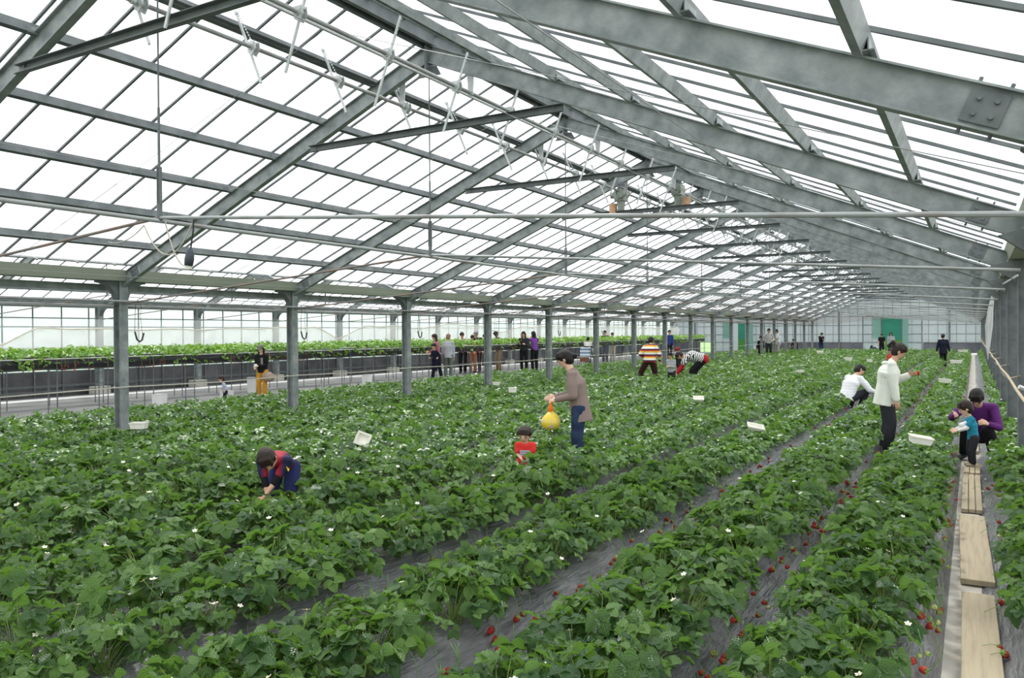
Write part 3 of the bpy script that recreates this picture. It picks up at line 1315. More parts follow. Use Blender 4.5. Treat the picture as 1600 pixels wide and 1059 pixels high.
def berry_mesh(ripe=True):
    m = MB()
    prof = [(0, .0), (.007, .0015), (.0125, .010), (.0155, .022), (.0135, .031), (.006, .035), (0, .0355)]
    n = 9
    vs = []
    for r_, z in prof[1:-1]:
        for j in range(n):
            a = 2*math.pi*j/n
            vs.append((r_*math.cos(a), r_*math.sin(a), z))
    k = len(prof)-2
    fs = [(i*n+j, i*n+(j+1) % n, (i+1)*n+(j+1) % n, (i+1)*n+j) for i in range(k-1) for j in range(n)]
    fs += [tuple(range(n))[::-1], tuple((k-1)*n+j for j in range(n))]
    m.add(vs, fs)
    m.mi = 1
    for j in range(7):
        a = 2*math.pi*j/7
        c, s = math.cos(a), math.sin(a)
        m.add([(0, 0, .036), (.008*c-.004*s, .008*s+.004*c, .0365), (.018*c, .018*s, .031), (.008*c+.004*s, .008*s-.004*c, .0365)], [(0, 1, 2, 3)])
    m.tube([(0, 0, .035), (-.02, 0, .06), (-.06, 0, .085), (-.11, 0, .09)], .0014, 4)
    o = m.build('strawberry', [BERRY if ripe else UNRIPE, CALYX], None, True)
    me = o.data
    D.objects.remove(o)
    return me


FLOWER, RIPE, GREENB = flower_mesh(), berry_mesh(True), berry_mesh(False)


PEOPLE_AT = [(-5.22, 4.94, .30), (-4.20, 7.48, .28), (-4.12, 8.68, .30), (-1.06, 12.15, .38), (-2.22, 17.7, .35), (0, 12.0, .45), (-8.52, 22.9, .3), (-7.35, 23.9, .3), (-7.5, 21.95, .28)]


def blocked(x, y):
    """keep plants clear of people's legs and columns"""
    for i in range(1, NF+1):
        if abs(x-XL) < .40 and -.75 < y-fy(i) < .3:
            return True
    for px, py, r_ in PEOPLE_AT:
        if (x-px)**2+(y-py)**2 < r_*r_:
            return True
    return False


SPOTS = []
rr = random.Random(21)
for k, xb in enumerate(BED_X):
    for side in (-1, 1):
        y = Y_BED0+.15+(.15 if side > 0 else 0)
        while y < Y_BED1-.2:
            jx, jy = rr.uniform(-.03, .03), rr.uniform(-.05, .05)
            if k == 1 and side > 0:
                jx -= .07
            if k == 0 and side < 0:
                jx += .08 if y > 12 else -.02
            if k >= 4:
                jx += side*.04
            if not blocked(xb+side*.15+jx, y+jy):
                SPOTS.append((k, side, xb+side*.15+jx, y+jy))
            y += .30
vis = []
for sp in SPOTS:
    p = project(sp[2], sp[3], .38)
    if p and -90 < p[0] < 1690 and p[1] < 1190:
        vis.append((p[2], sp))
vis.sort(key=lambda a: a[0])
near = vis[:300]
far = vis[300:]
rr = random.Random(5)
LOOK = {0: 'leafy', 1: 'flowering', 2: 'fruiting', 3: 'flowering fruiting'}
NUMW = ['twenty-'+ORD[q] for q in range(1, 9)]+['thirtieth']+['thirty-'+ORD[q] for q in range(9)]+['fortieth']+['forty-'+ORD[q] for q in range(9)]+['fiftieth']+['fifty-'+ORD[q] for q in range(9)]
ORDER, idx = {}, {}
used = [False]*12
for q, (dist, (k, side, x, y)) in enumerate(near):
    vi = rr.randrange(12)
    root = link('strawberry_plant', PLANT_MESH[vi], None, (x, y, BED_TOP))
    ang = rr.uniform(0, 6.28)
    root.rotation_euler = (0, 0, ang)
    s = rr.uniform(.86, 1.16)*(1.1 if k >= 4 else 1)
    root.scale = (s, s, s*rr.uniform(.88, 1.1))
    nf = rr.choice((0, 0, 0, 1, 1, 2))
    nb = 0
    if side > 0 and k > 0:
        nb = rr.choice((1, 2, 3, 3, 4, 5))
    elif k == 0 and side < 0:
        nb = rr.choice((0, 1, 2))
    elif rr.random() < .06:
        nb = 1
    ca, sa = math.cos(-ang), math.sin(-ang)
    for j in range(nf):
        f = link('flower', FLOWER, root)
        dx, dy = rr.uniform(-.24, .24), rr.uniform(-.2, .2)
        f.location = ((dx*ca-dy*sa)/s, (dx*sa+dy*ca)/s, rr.uniform(.15, .27))
        f.rotation_euler = (rr.uniform(-.5, .5), rr.uniform(-.5, .5), rr.uniform(0, 6))
    dirx = side if k > 0 else -1
    cy = rr.uniform(-.12, .12)
    for j in range(nb):
        b = link('strawberry', RIPE if rr.random() < .78 else GREENB, root)
        off = rr.uniform(.15, .255)
        wx = x+dirx*off
        wz = bed_z(wx-BED_X[k])+rr.uniform(.008, .03)
        dx, dy = dirx*off, cy+rr.uniform(-.07, .07)
        b.location = ((dx*ca-dy*sa)/s, (dx*sa+dy*ca)/s, (wz-BED_TOP)/s)
        b.rotation_euler = (rr.uniform(-.7, .7), rr.uniform(.6, 1.6)*dirx, -ang+rr.uniform(-.5, .5))
        sc = rr.uniform(.85, 1.25)
        b.scale = (sc, sc, sc)
    lk = LOOK[(1 if nf else 0)+(2 if nb else 0)]
    ORDER[(k, side)] = ORDER.get((k, side), 0)+1
    idx[id(root)] = (root, lk, k, side, y)
LINES = {}
for root, lk, k, side, y in idx.values():
    LINES.setdefault((k, side), []).append((y, root, lk))
for (k, side), lst in LINES.items():
    lst.sort(key=lambda a: a[0])
    ln_ = 'right' if side > 0 else 'left'
    bed = 'bed right of planks' if k == 0 else '%s bed from the planks' % ORD[k-1]
    for q, (y, root, lk) in enumerate(lst):
        pos = ORD[q] if q < len(ORD) else NUMW[q-len(ORD)]
        tag(root, '%s strawberry plant, %s from front in %s line of %s' % (lk, pos, ln_, bed), 'strawberry plant', 'near strawberry plants in the %s' % bed, 'thing')

# the rest of the field as one mass
Vs, Ts, Cs = [], [], []
off = 0
bv, bt, bo = [], [], 0
RV = np.array([v.co[:] for v in RIPE.vertices])
for dist, (k, side, x, y) in far:
    rng = NG
    if dist < 11:
        n, det, s0, s1 = 38, 1, .052, .080
    elif dist < 22:
        n, det, s0, s1 = 30, 1, .058, .088
    elif dist < 38:
        n, det, s0, s1 = 20, 0, .085, .12
    else:
        n, det, s0, s1 = 13, 0, .11, .15
    fr = leaf_frames(rng, n, .225 if k < 4 else .26, -.01, .26*rng.uniform(.82, 1.15), s0, s1)
    fr[0][:, 0] += x
    fr[0][:, 1] += y
    fr[0][:, 2] += BED_TOP
    V, T, C = leaves_arrays(rng, fr, det)
    Vs.append(V)
    Ts.append(T+off)
    Cs.append(C)
    off += len(V)
V, T, C = np.concatenate(Vs), np.concatenate(Ts), np.concatenate(Cs)
o = link('strawberry_foliage', np_mesh('strawberry_foliage', V, T, C, [LEAF]))
tag(o, 'continuous strawberry foliage filling the beds farther back in the field', 'strawberry plants', None, 'stuff')

# farther fruit lying along the bed edges
m = MB()
rr = random.Random(77)
cnt = 0
for dist, (k, side, x, y) in far:
    if side < 0 or k == 0 or dist > 34:
        continue
    for j in range(rr.choice((0, 0, 1, 2))):
        wx = x+rr.uniform(.15, .25)
        wy = y+rr.uniform(-.15, .15)
        z = bed_z(wx-BED_X[k])+.02
        r_ = rr.uniform(.014, .019)
        m.add([(wx-r_, wy, z), (wx, wy-r_, z), (wx+r_, wy, z), (wx, wy+r_, z), (wx, wy, z+r_), (wx+.006, wy, z-r_*1.4)],
              [(0, 1, 4), (1, 2, 4), (2, 3, 4), (3, 0, 4), (1, 0, 5), (2, 1, 5), (3, 2, 5), (0, 3, 5)])
tag(m.build('ripe_fruit', BERRY, None, True), 'scattered ripe strawberries along the bed sides farther back', 'strawberries', None, 'stuff')
# small flowers over the farther foliage
m = MB()
for dist, (k, side, x, y) in far:
    if dist > 26 or rr.random() < .6:
        continue
    wx, wy = x+rr.uniform(-.22, .22), y+rr.uniform(-.15, .15)
    z = BED_TOP+rr.uniform(.16, .28)
    pts = [(wx+.017*math.cos(a), wy+.017*math.sin(a), z+rr.uniform(-.005, .005)) for a in np.linspace(0, 2*math.pi, 6)[:-1]]
    m.add(pts, [tuple(range(5))])
tag(m.build('white_blossom', PETAL), 'tiny white blossoms over the farther strawberry foliage', 'blossoms', None, 'stuff')

# ------------------------------------------------------------------ raised benches with hanging fruit


def bench(x, y0, y1, label, fol_label, seed):
    root = D.objects.new('raised_bench', None)
    COL.objects.link(root)
    root.location = (x, 0, 0)
    m = MB()
    rr = random.Random(seed)
    ys = np.arange(y0, y1+.01, .4)
    vs = []
    for y in ys:
        w = rr.uniform(-.012, .012)
        for u, z in ((-.17, 1.20), (-.175, 1.10), (-.13, 1.0+w), (0, .96+w), (.13, 1.0+w), (.175, 1.10), (.17, 1.20), (.14, 1.19), (-.14, 1.19)):
            vs.append((u+rr.uniform(-.008, .008), y, z))
    n = 9
    fs = [(k*n+j, k*n+(j+1) % n, (k+1)*n+(j+1) % n, (k+1)*n+j) for k in range(len(ys)-1) for j in range(n)]
    fs += [tuple(range(n)), tuple((len(ys)-1)*n+j for j in range(n))]
    m.add(vs, fs)
    m.build('trough', mat('black_trough_film', (.022, .022, .025), .42, 0, .5, None, bump=.5, bscale=9, stretch=(1, .5, 4)), root)
    m = MB()
    for sx in (-.178, .178):
        m.tube([(sx, y0, 1.205), (sx, y1, 1.205)], .011, 6)
    m.box(-.16, .16, y0, y1, 1.188, 1.196)
    m.build('rail', KERB, root)
    m = MB()
    for sx in (-.178, .178):
        m.tube([(sx, y0, .50), (sx, y1, .50)], .007, 6)
    m.build('low_rail', STEEL_D, root)
    lg = None
    k = 0
    y = y0+.3
    st = (y1-y0-.6)/44
    for k in range(45):
        for sx in (-.17, .17):
            if lg is None:
                ml = MB()
                ml.tube([(0, 0, -.0), (0, 0, 1.2)], .0115, 7)
                lg = ml.build('leg', STEEL_D, root)
                o = lg
            else:
                o = lg.copy()
                COL.objects.link(o)
            o.location = (sx, y, 0)
        y += st
    tag(root, label, 'bench', 'raised benches in the far span', 'thing')
    rng = np.random.default_rng(seed)
    Vs, Ts, Cs = [], [], []
    off = 0
    y = y0+.1
    while y < y1:
        dd = math.hypot(x, y)
        n, det = (34, 1) if dd < 34 else (18, 0)
        s = 1. if dd < 34 else 1.4
        fr = leaf_frames(rng, n, .27, -.02, .27*rng.uniform(.8, 1.15), .062*s, .092*s)
        # some hang over the side
        hang = rng.random(n) < .16
        fr[0][hang, 0] = np.sign(fr[0][hang, 0])*(.19+.06*rng.random(hang.sum()))
        fr[0][hang, 2] = rng.uniform(-.20, .04, hang.sum())
        fr[0][:, 0] += x
        fr[0][:, 1] += y
        fr[0][:, 2] += 1.20
        V, T, C = leaves_arrays(rng, fr, det)
        Vs.append(V)
        Ts.append(T+off)
        Cs.append(C)
        off += len(V)
        y += .26
    o = link('strawberry_foliage', np_mesh('bench_foliage', np.concatenate(Vs), np.concatenate(Ts), np.concatenate(Cs), [LEAF_B]))
    tag(o, fol_label, 'strawberry plants', None, 'stuff')
    m = MB()
    y = y0
    while y < min(y1, 36):
        if rr.random() < .35:
            for j in range(rr.choice((2, 3, 5))):
                wx, wy, z = x+.20+rr.uniform(0, .04), y+rr.uniform(-.08, .08), rr.uniform(.92, 1.12)
                r_ = .017
                m.add([(wx-r_, wy, z), (wx, wy-r_, z), (wx+r_, wy, z), (wx, wy+r_, z), (wx, wy, z+r_), (wx, wy, z-r_*1.5)],
                      [(0, 1, 4), (1, 2, 4), (2, 3, 4), (3, 0, 4), (1, 0, 5), (2, 1, 5), (3, 2, 5), (0, 3, 5)])
                m.mi = 1
                m.tube([(wx, wy, z), (wx-.02, wy, 1.2)], .002, 3, False)
                m.mi = 0
        y += .3
    tag(m.build('hanging_fruit', [BERRY, STEM]), 'strawberries hanging over the side of the %s' % ('front bench' if seed == 1 else 'rear bench'), 'strawberries', None, 'stuff')


bench(-17.2, 6.0, 57.5, 'black film trough on thin metal legs, the front one beside the aisle', 'bright green strawberry foliage along the front raised bench', 1)
bench(-19.2, 6.0, 57.5, 'black film trough on thin metal legs, the rear one behind the front trough', 'bright green strawberry foliage along the rear raised bench', 2)

# ------------------------------------------------------------------ foam boxes


def foam_box(name, x, y, z, rot, tilt, L_, W_, H_, label, mt=None, group='foam picking boxes in the field', open_=True):
    m = MB()
    t = .014
    a, b = L_/2, W_/2
    fl = .86
    def ring(z_, k, ins):
        return [(-a*k+ins, -b*k+ins, z_), (a*k-ins, -b*k+ins, z_), (a*k-ins, b*k-ins, z_), (-a*k+ins, b*k-ins, z_)]
    vs = ring(0, fl, 0)+ring(H_, 1, 0)+ring(H_, 1, t)+ring(.012, fl, t)
    fs = [(3, 2, 1, 0)]
    for i in range(4):
        j = (i+1) % 4
        fs += [(i, j, 4+j, 4+i), (4+i, 4+j, 8+j, 8+i), (8+i, 8+j, 12+j, 12+i)]
    fs.append((12, 13, 14, 15))
    m.add(vs, fs)
    m.box(-a-.006, a+.006, -b-.006, -b+.008, H_-.012, H_)
    m.box(-a-.006, a+.006, b-.008, b+.006, H_-.012, H_)
    m.box(-a-.006, -a+.008, -b, b, H_-.012, H_)
    m.box(a-.008, a+.006, -b, b, H_-.012, H_)
    o = m.build(name, mt or FOAM)
    o.location = (x, y, z)
    o.rotation_euler = (tilt[0], tilt[1], rot)
    tag(o, label, 'box', group, 'thing')


ZB = .45
for (x, y, r_, tl, l_, w_, h_, lb) in (
    (-9.83, 6.75, .55, (0, 0), .21, .15, .085, 'cream foam box beside the nearest flared column'),
    (-6.28, 7.25, .3, (1.1, .3), .17, .15, .07, 'cream foam box tipped on its side between the boy and the second flared column'),
    (-8.51, 14.6, .5, (0, 0), .18, .14, .10, 'cream foam box in the foliage left of the woman in the taupe sweater'),
    (-2.48, 10.55, .5, (.5, .2), .21, .10, .05, 'shallow white tray tipped in the foliage left of the crouching white shirt'),
    (-.53, 10.05, .35, (.10, .16), .23, .15, .08, 'cream foam box left of the child in blue'),
    (-10.02, 16.4, .5, (.0, .1), .18, .12, .07, 'cream foam box below the guard rope beside the fourth flared column'),
    (-.61, 21.85, .2, (0, .1), .26, .2, .09, 'white foam box on the first bed beyond the crouching person in purple'),
    (-4.62, 25.5, .5, (0, 0), .22, .16, .06, 'white foam box midfield right of the zigzag jumper'),
    (-.59, 34.7, .1, (0, 0), .42, .26, .12, 'white foam box on the first bed near the walking woman in dark coat'),
    (-7.39, 46.6, .3, (.1, 0), .32, .24, .14, 'white foam box far back below the person with the light scarf'),
    (-4.7, 36.8, .3, (0, 0), .34, .24, .11, 'white foam box far back left of the two standing women'),
    (-4.44, 14.5, .4, (.5, 0), .18, .12, .05, 'shallow tray nearly hidden in foliage right of the taupe sweater'),
    (-3.65, 34.9, .1, (0, .1), .22, .2, .10, 'small white foam box just left of the hooded white sweater'),
    (-.55, 52.0, .1, (0, 0), .50, .34, .12, 'white foam box at the far end of the first bed')):
    foam_box('foam_box', x, y, ZB-.01, r_, tl, l_, w_, h_, lb)
for (x, y, h_, lb) in ((-16.3, 11.72, .34, 'upright cream crate on the aisle floor right of the nearest flared column'),
                       (-16.2, 13.55, .30, 'low white crate on the aisle floor beside the child in stripes'),
                       (-16.4, 19.1, .42, 'upright cream crate on the aisle floor between two flared columns'),
                       (-18.25, 16.2, .45, 'upright cream crate behind the front bench beside the woman in a cap')):
    foam_box('crate', x, y, 0, .3, (0, 0), .26, .22, h_, lb, KERB, 'crates on the aisle floor')

# ------------------------------------------------------------------ people
SKIN = mat('skin', (.62, .37, .25), .5, 0, .35, trans=0)
SKIN2 = mat('skin_light', (.72, .47, .34), .5, 0, .35)
HAIR_K = mat('black_hair', (.008, .007, .007), .5, 0, .3, (.020, .015, .013), 30., 4., .4, .7, .6, 60, (3, 3, .6))
HAIR_B = mat('brown_hair', (.016, .009, .006), .48, 0, .35, (.045, .023, .014), 30., 4., .4, .7, .6, 60, (3, 3, .6))
HAIR_L = mat('light_brown_hair', (.24, .14, .07), .45, 0, .5, (.32, .2, .11), 30., 4., .4, .7, .5, 60, (3, 3, .6))
EYE = mat('eye_dark', (.015, .01, .01), .3)
LIP = mat('lip', (.45, .16, .13), .5)


def cloth(name, c, c2=None, sc=9., rough=.85, bump=.25):
    return mat(name, c, rough, 0, .2, c2, sc, 3., .4, .65, bump, 14.)


def stripes(name, cols, period, axis='Z', zig=0., rough=.85, sharp=True, off=0.):
    """bands of colour along one object axis; zig adds a zigzag along another"""
    m = D.materials.new(name)
    m.use_nodes = True
    t = m.node_tree
    N, L = t.nodes, t.links
    p = N['Principled BSDF']
    p.inputs['Roughness'].default_value = rough
    p.inputs['Specular IOR Level'].default_value = .2
    tc = N.new('ShaderNodeTexCoord')
    sp = N.new('ShaderNodeSeparateXYZ')
    L.new(tc.outputs['Object'], sp.inputs[0])
    src = sp.outputs[axis]
    if zig:
        oth = 'X' if axis != 'X' else 'Z'
        pp = N.new('ShaderNodeMath')
        pp.operation = 'PINGPONG'
        pp.inputs[1].default_value = zig
        ad0 = N.new('ShaderNodeMath')
        ad0.operation = 'ADD'
        ad0.inputs[1].default_value = 5.
        L.new(sp.outputs[oth], ad0.inputs[0])
        L.new(ad0.outputs[0], pp.inputs[0])
        ad = N.new('ShaderNodeMath')
        ad.operation = 'ADD'
        L.new(src, ad.inputs[0])
        L.new(pp.outputs[0], ad.inputs[1])
        src = ad.outputs[0]
    d = N.new('ShaderNodeMath')
    d.operation = 'MULTIPLY_ADD'
    d.inputs[1].default_value = 1/period
    d.inputs[2].default_value = 10+off
    f = N.new('ShaderNodeMath')
    f.operation = 'FRACT'
    L.new(src, d.inputs[0])
    L.new(d.outputs[0], f.inputs[0])
    cr = N.new('ShaderNodeValToRGB')
    cr.color_ramp.interpolation = 'CONSTANT'
    e = cr.color_ramp.elements
    tot = sum(w for w, c in cols)
    pos = 0
    for i, (w, c) in enumerate(cols):
        if i < 2:
            el = e[i]
            el.position = pos/tot
        else:
            el = e.new(pos/tot)
        el.color = (*c, 1)
        pos += w
    L.new(f.outputs[0], cr.inputs['Fac'])
    L.new(cr.outputs['Color'], p.inputs['Base Color'])
    return m


PROPS = {
    'adult': dict(th=.40, sh=.39, an=.07, to=.47, sw=.165, hk=1.0, ua=.27, fa=.235, w=1.0),
    'child': dict(th=.37, sh=.36, an=.07, to=.47, sw=.155, hk=1.18, ua=.25, fa=.22, w=1.0),
    'kid': dict(th=.31, sh=.29, an=.07, to=.48, sw=.138, hk=1.62, ua=.24, fa=.20, w=1.15),
}


def ik(a, t, l1, l2, pole):
    a, t = Vector(a), Vector(t)
    d = t-a
    L_ = min(d.length, (l1+l2)*.998)
    d.normalize()
    t = a+d*L_
    c = (l1*l1-l2*l2+L_*L_)/(2*L_)
    h = math.sqrt(max(0, l1*l1-c*c))
    p = Vector(pole)
    p = (p-d*p.dot(d)).normalized()
    return a+d*c+p*h, t


def person(label, x, y, z, face, H, kind='adult', hipz=None, hipy=0., lean=4, head=(10, 0), hr=(.20, .06, .74), hl=(-.20, .06, .74),
           fr=(.09, .0), fl=(-.09, .0), top=None, sleeve='long', bottom=None, bkind='trousers', shoe=None, hair=(HAIR_K, 'short'),
           skin=SKIN, vox=.010, group=None, loose=1.0, lift=(0, 0), hem=None, side=0., elbow=(0, -1, -.4), fat=1., bl=1.):
    P = PROPS[kind]
    leg = P['th']+P['sh']+P['an']
    hz = hipz if hipz is not None else leg+.014
    pel = Vector((0, hipy, hz))
    ln = R(lean)
    X = Vector((1, 0, 0))
    u = Vector((math.sin(R(side)), math.sin(ln), math.cos(ln))).normalized()
    ln2 = R(min(lean*1.25+4, 110))
    u2 = Vector((math.sin(R(side)), math.sin(ln2), math.cos(ln2))).normalized()
    fwd = Vector((0, math.cos(ln), -math.sin(ln)))
    waist = pel+u*(P['to']*.30)
    chest = pel+u*(P['to']*.62)
    neck = chest+u2*(P['to']*.38)
    sh = {s: neck-u2*.045+X*(s*P['sw']) for s in (-1, 1)}
    pt, yw = R(head[0]+lean*.55), R(head[1])
    hu = Vector((0, math.sin(pt), math.cos(pt)))
    hf0 = Vector((0, math.cos(pt), -math.sin(pt)))
    hf = (hf0*math.cos(yw)+X*math.sin(yw)).normalized()
    hx = hf.cross(hu).normalized()
    k = P['hk']
    hc = neck+(hu*.65+u2*.35).normalized()*(.075+.095*k)+hf*.012
    hip = {s: pel+X*(s*.085*P['w'])-Vector((0, 0, .02)) for s in (-1, 1)}
    foot = {1: Vector((fr[0], fr[1], P['an']+lift[0])), -1: Vector((fl[0], fl[1], P['an']+lift[1]))}
    knee, ank, elb, wri = {}, {}, {}, {}
    for s in (-1, 1):
        knee[s], ank[s] = ik(hip[s], foot[s], P['th'], P['sh'], (s*.15, 1, .1))
        tgt = hr if s > 0 else hl
        elb[s], wri[s] = ik(sh[s], tgt, P['ua'], P['fa'], (s*.5+elbow[0]*s, elbow[1], elbow[2]))
    w = P['w']
    HB = (hx, hf, hu)
    # --- body
    b = MB()
    b.cap(pel-u*.01, .088*w, waist, .080*w, X, 1.35)
    b.cap(waist, .080*w, chest, .092*w, X, 1.40)
    b.cap(chest, .092*w, neck-u2*.06, .070*w, X, 1.5)
    b.cap(sh[-1], .048, sh[1], .048)
    b.cap(neck-u2*.05, .050*min(k, 1.15), hc-hu*.03, .046*min(k, 1.15))
    b.ell(hc+hu*.012*k, (.074*k, .092*k, .100*k), HB, 16, 12)
    b.ell(hc-hu*.045*k+hf*.022*k, (.054*k, .060*k, .060*k), HB, 14, 10)
    b.ell(hc+hf*.090*k-hu*.012*k, (.012*k, .016*k, .020*k), HB, 8, 6)
    for s in (-1, 1):
        b.ell(hc+hx*(s*.074*k)-hu*.006*k, (.010*k, .018*k, .028*k), HB, 8, 6)
        b.cap(hip[s], .078*w, knee[s], .050*w)
        b.cap(knee[s], .049*w, ank[s], .033*w)
        b.cap(sh[s], .044*w, elb[s], .034*w)
        b.cap(elb[s], .034*w, wri[s], .023*w)
        # hand: palm, four fingers, thumb
        d = (wri[s]-elb[s]).normalized()
        pn = d.cross(Vector((0, 0, 1)))
        if pn.length < .3:
            pn = Vector((s*-1., 0, 0))
        pn.normalize()
        pn = (pn+Vector((0, 0, -.6))).normalized()
        sd = d.cross(pn).normalized()
        pn = sd.cross(d).normalized()
        palm = wri[s]+d*.045
        b.ell(palm, (.036, .048, .017), (sd, d, pn), 10, 8)
        for q, (of, le) in enumerate(((-.027, .058), (-.009, .068), (.009, .064), (.026, .050))):
            r0 = palm+sd*of+d*.035
            r1 = r0+d*(le*.5)+pn*.012
            r2 = r1+d*(le*.32)+pn*(.026+.004*q)
            b.cap(r0, .0095, r1, .0088, None, 1, 8)
            b.cap(r1, .0088, r2, .0078, None, 1, 8)
        tb = palm-sd*.03-d*.02
        t1 = tb-sd*.022+d*.028+pn*.014
        b.cap(tb, .012, t1, .0105, None, 1, 8)
        b.cap(t1, .0105, t1+d*.028+pn*.012, .009, None, 1, 8)
    body = b.build('person', skin, None, True)
    sc = H/1.6
    body.location = (x, y, z)
    body.rotation_euler = (0, 0, R(face))
    body.scale = (sc*fat, sc*fat, sc)

    def fin(o, v, sm=4):
        r_ = o.modifiers.new('remesh', 'REMESH')
        r_.mode = 'VOXEL'
        r_.voxel_size = v
        r_.use_smooth_shade = True
        q = o.modifiers.new('smooth', 'SMOOTH')
        q.iterations = sm
        q.factor = .5
        return o
    fin(body, min(vox, .0085) if vox < .012 else vox, 2)
    # --- top
    if top:
        t = MB()
        g = loose
        hm = hem if hem is not None else -.03
        t.cap(pel+u*hm, .108*w*g, waist, .096*w*g, X, 1.36, 16, True)
        t.cap(waist, .096*w*g, chest, .104*w*g, X, 1.40, 16)
        t.cap(chest, .104*w*g, neck-u2*.058, .078*w, X, 1.55, 16)
        t.cap(sh[-1]+u2*.004, .058, sh[1]+u2*.004, .058)
        t.cap(neck-u2*.06, .066*min(k, 1.15), neck-u2*.005, .058*min(k, 1.15))
        for s in (-1, 1):
            t.cap(sh[s]-u2*.008, .056*w, sh[s].lerp(elb[s], .5), .056*w*g)
            if sleeve == 'long':
                t.cap(sh[s].lerp(elb[s], .5), .056*w*g, elb[s], .047*w*g)
                t.cap(elb[s], .047*w*g, elb[s].lerp(wri[s], .93), .034*w*g)
            else:
                t.cap(sh[s].lerp(elb[s], .4), .058*w*g, sh[s].lerp(elb[s], .66), .056*w*g)
        fin(t.build('top', top, body, True), vox*1.1, 4)
    # --- bottom
    if bottom:
        t = MB()
        t.cap(pel-u*.02, .101*w, pel+u*.06, .092*w, X, 1.36)
        for s in (-1, 1):
            if bkind == 'skirt':
                t.cap(hip[s], .10*w, hip[s].lerp(knee[s], .9), .105*w)
            elif bkind == 'shorts':
                t.cap(hip[s], .098*w, hip[s].lerp(knee[s], .85), .082*w)
            else:
                t.cap(hip[s], .094*w*(1+(bl-1)*.5), knee[s], .069*w*bl)
                t.cap(knee[s], .068*w*bl, knee[s].lerp(ank[s], .93), .060*w*bl)
        if bkind == 'skirt':
            t.cap(hip[-1].lerp(knee[-1], .9), .10, hip[1].lerp(knee[1], .9), .10)
        fin(t.build({'skirt': 'skirt', 'shorts': 'shorts'}.get(bkind, 'trousers'), bottom, body, True), vox*1.1, 4)
    # --- shoes
    for s in (-1, 1):
        t = MB()
        a = ank[s]
        t.cap(a+Vector((0, -.02, -.03)), .036, a+Vector((s*.02, .14, -.042)), .030, X, 1.2)
        t.cap(a+Vector((0, 0, .02)), .040, a+Vector((0, -.01, -.03)), .040)
        fin(t.build('shoe', shoe or BLACK, body, True), vox, 2)
    # --- face
    for s in (-1, 1):
        t = MB()
        t.ell(hc+hf*.083*k+hx*(s*.030*k)+hu*.006*k, (.013*k, .006*k, .0065*k), HB, 8, 6)
        t.build('eye', EYE, body, True)
        t = MB()
        t.ell(hc+hf*.083*k+hx*(s*.031*k)+hu*.026*k, (.018*k, .006*k, .0035*k), HB, 8, 6)
        t.build('eyebrow', hair[0], body, True)
    t = MB()
    t.ell(hc+hf*.080*k-hu*.052*k, (.020*k, .006*k, .006*k), HB, 8, 6)
    t.build('mouth', LIP, body, True)
    # --- hair
    hm_, style = hair
    t = MB()
    t.ell(hc+hu*.030*k-hf*.014*k, (.086*k, .100*k, .098*k), HB, 16, 12)
    t.ell(hc-hf*.030*k-hu*.005*k, (.083*k, .080*k, .095*k), HB, 14, 10)
    for q in (-1.6, -.8, 0, .8, 1.6):
        t.cap(hc+hu*.095*k+hf*.04*k+hx*q*.02*k, .024*k, hc+hu*(.052 if style != 'bob' else .042)*k+hf*.080*k+hx*q*.034*k, .013*k)
    for s in (-1, 1):
        t.cap(hc+hx*s*.070*k+hu*.05*k+hf*.02*k, .022*k, hc+hx*s*.074*k+hu*.012*k+hf*.03*k, .012*k)
    if style in ('long', 'bob'):
        dn = Vector((0, 0, -1))
        ln_ = .17 if style == 'bob' else .30
        for s in (-1, -.5, 0, .5, 1):
            p0 = hc+hx*s*.070*k-hf*(.055-.03*abs(s))*k
            p1 = p0+(dn*.7-hu*.5).normalized()*ln_*.55-hf*.01
            p2 = p1+dn*ln_*.45
            t.cap(p0, .036*k, p1, .036*k)
            t.cap(p1, .036*k, p2, .022*k)
    if style == 'ponytail':
        p0 = hc-hf*.095*k+hu*.05*k
        t.cap(p0, .022, p0-hf*.045+hu*.02, .030)
        t.cap(p0-hf*.045+hu*.02, .030, p0-hf*.07-hu*.07, .016)
    if style == 'bun':
        t.ell(hc-hf*.125*k-hu*.02*k, (.036, .036, .036), HB, 12, 8)
        t.cap(hc-hf*.08*k, .04, hc-hf*.115*k-hu*.02*k, .022)
    fin(t.build('hair', hm_, body, True), max(.009, vox), 3)
    if style == 'cap':
        pass
    tag(body, label, 'person', group, 'thing')
    M = Matrix.Translation((x, y, z)) @ Matrix.Rotation(R(face), 4, 'Z') @ Matrix.Diagonal((sc*fat, sc*fat, sc, 1))
    return dict(o=body, M=M, hc=hc, hf=hf, hu=hu, hx=hx, k=k, wr=wri[1], wl=wri[-1], chest=chest, fwd=fwd, u=u, pel=pel, elb=elb, sh=sh, knee=knee, hip=hip, sc=sc, w=w)


def patch(pr, name, c, nrm, up, w, h, mt, label=None):
    """small cloth badge sewn on a garment, 2 mm proud"""
    nrm, up = Vector(nrm).normalized(), Vector(up)
    sd = nrm.cross(up).normalized()
    up = sd.cross(nrm).normalized()
    c = Vector(c)
    m = MB()
    m.bar(c-up*h/2, c+up*h/2, w, .006, nrm)
    o = m.build(name, mt, pr['o'])
    if label:
        o['label'] = label
    return o


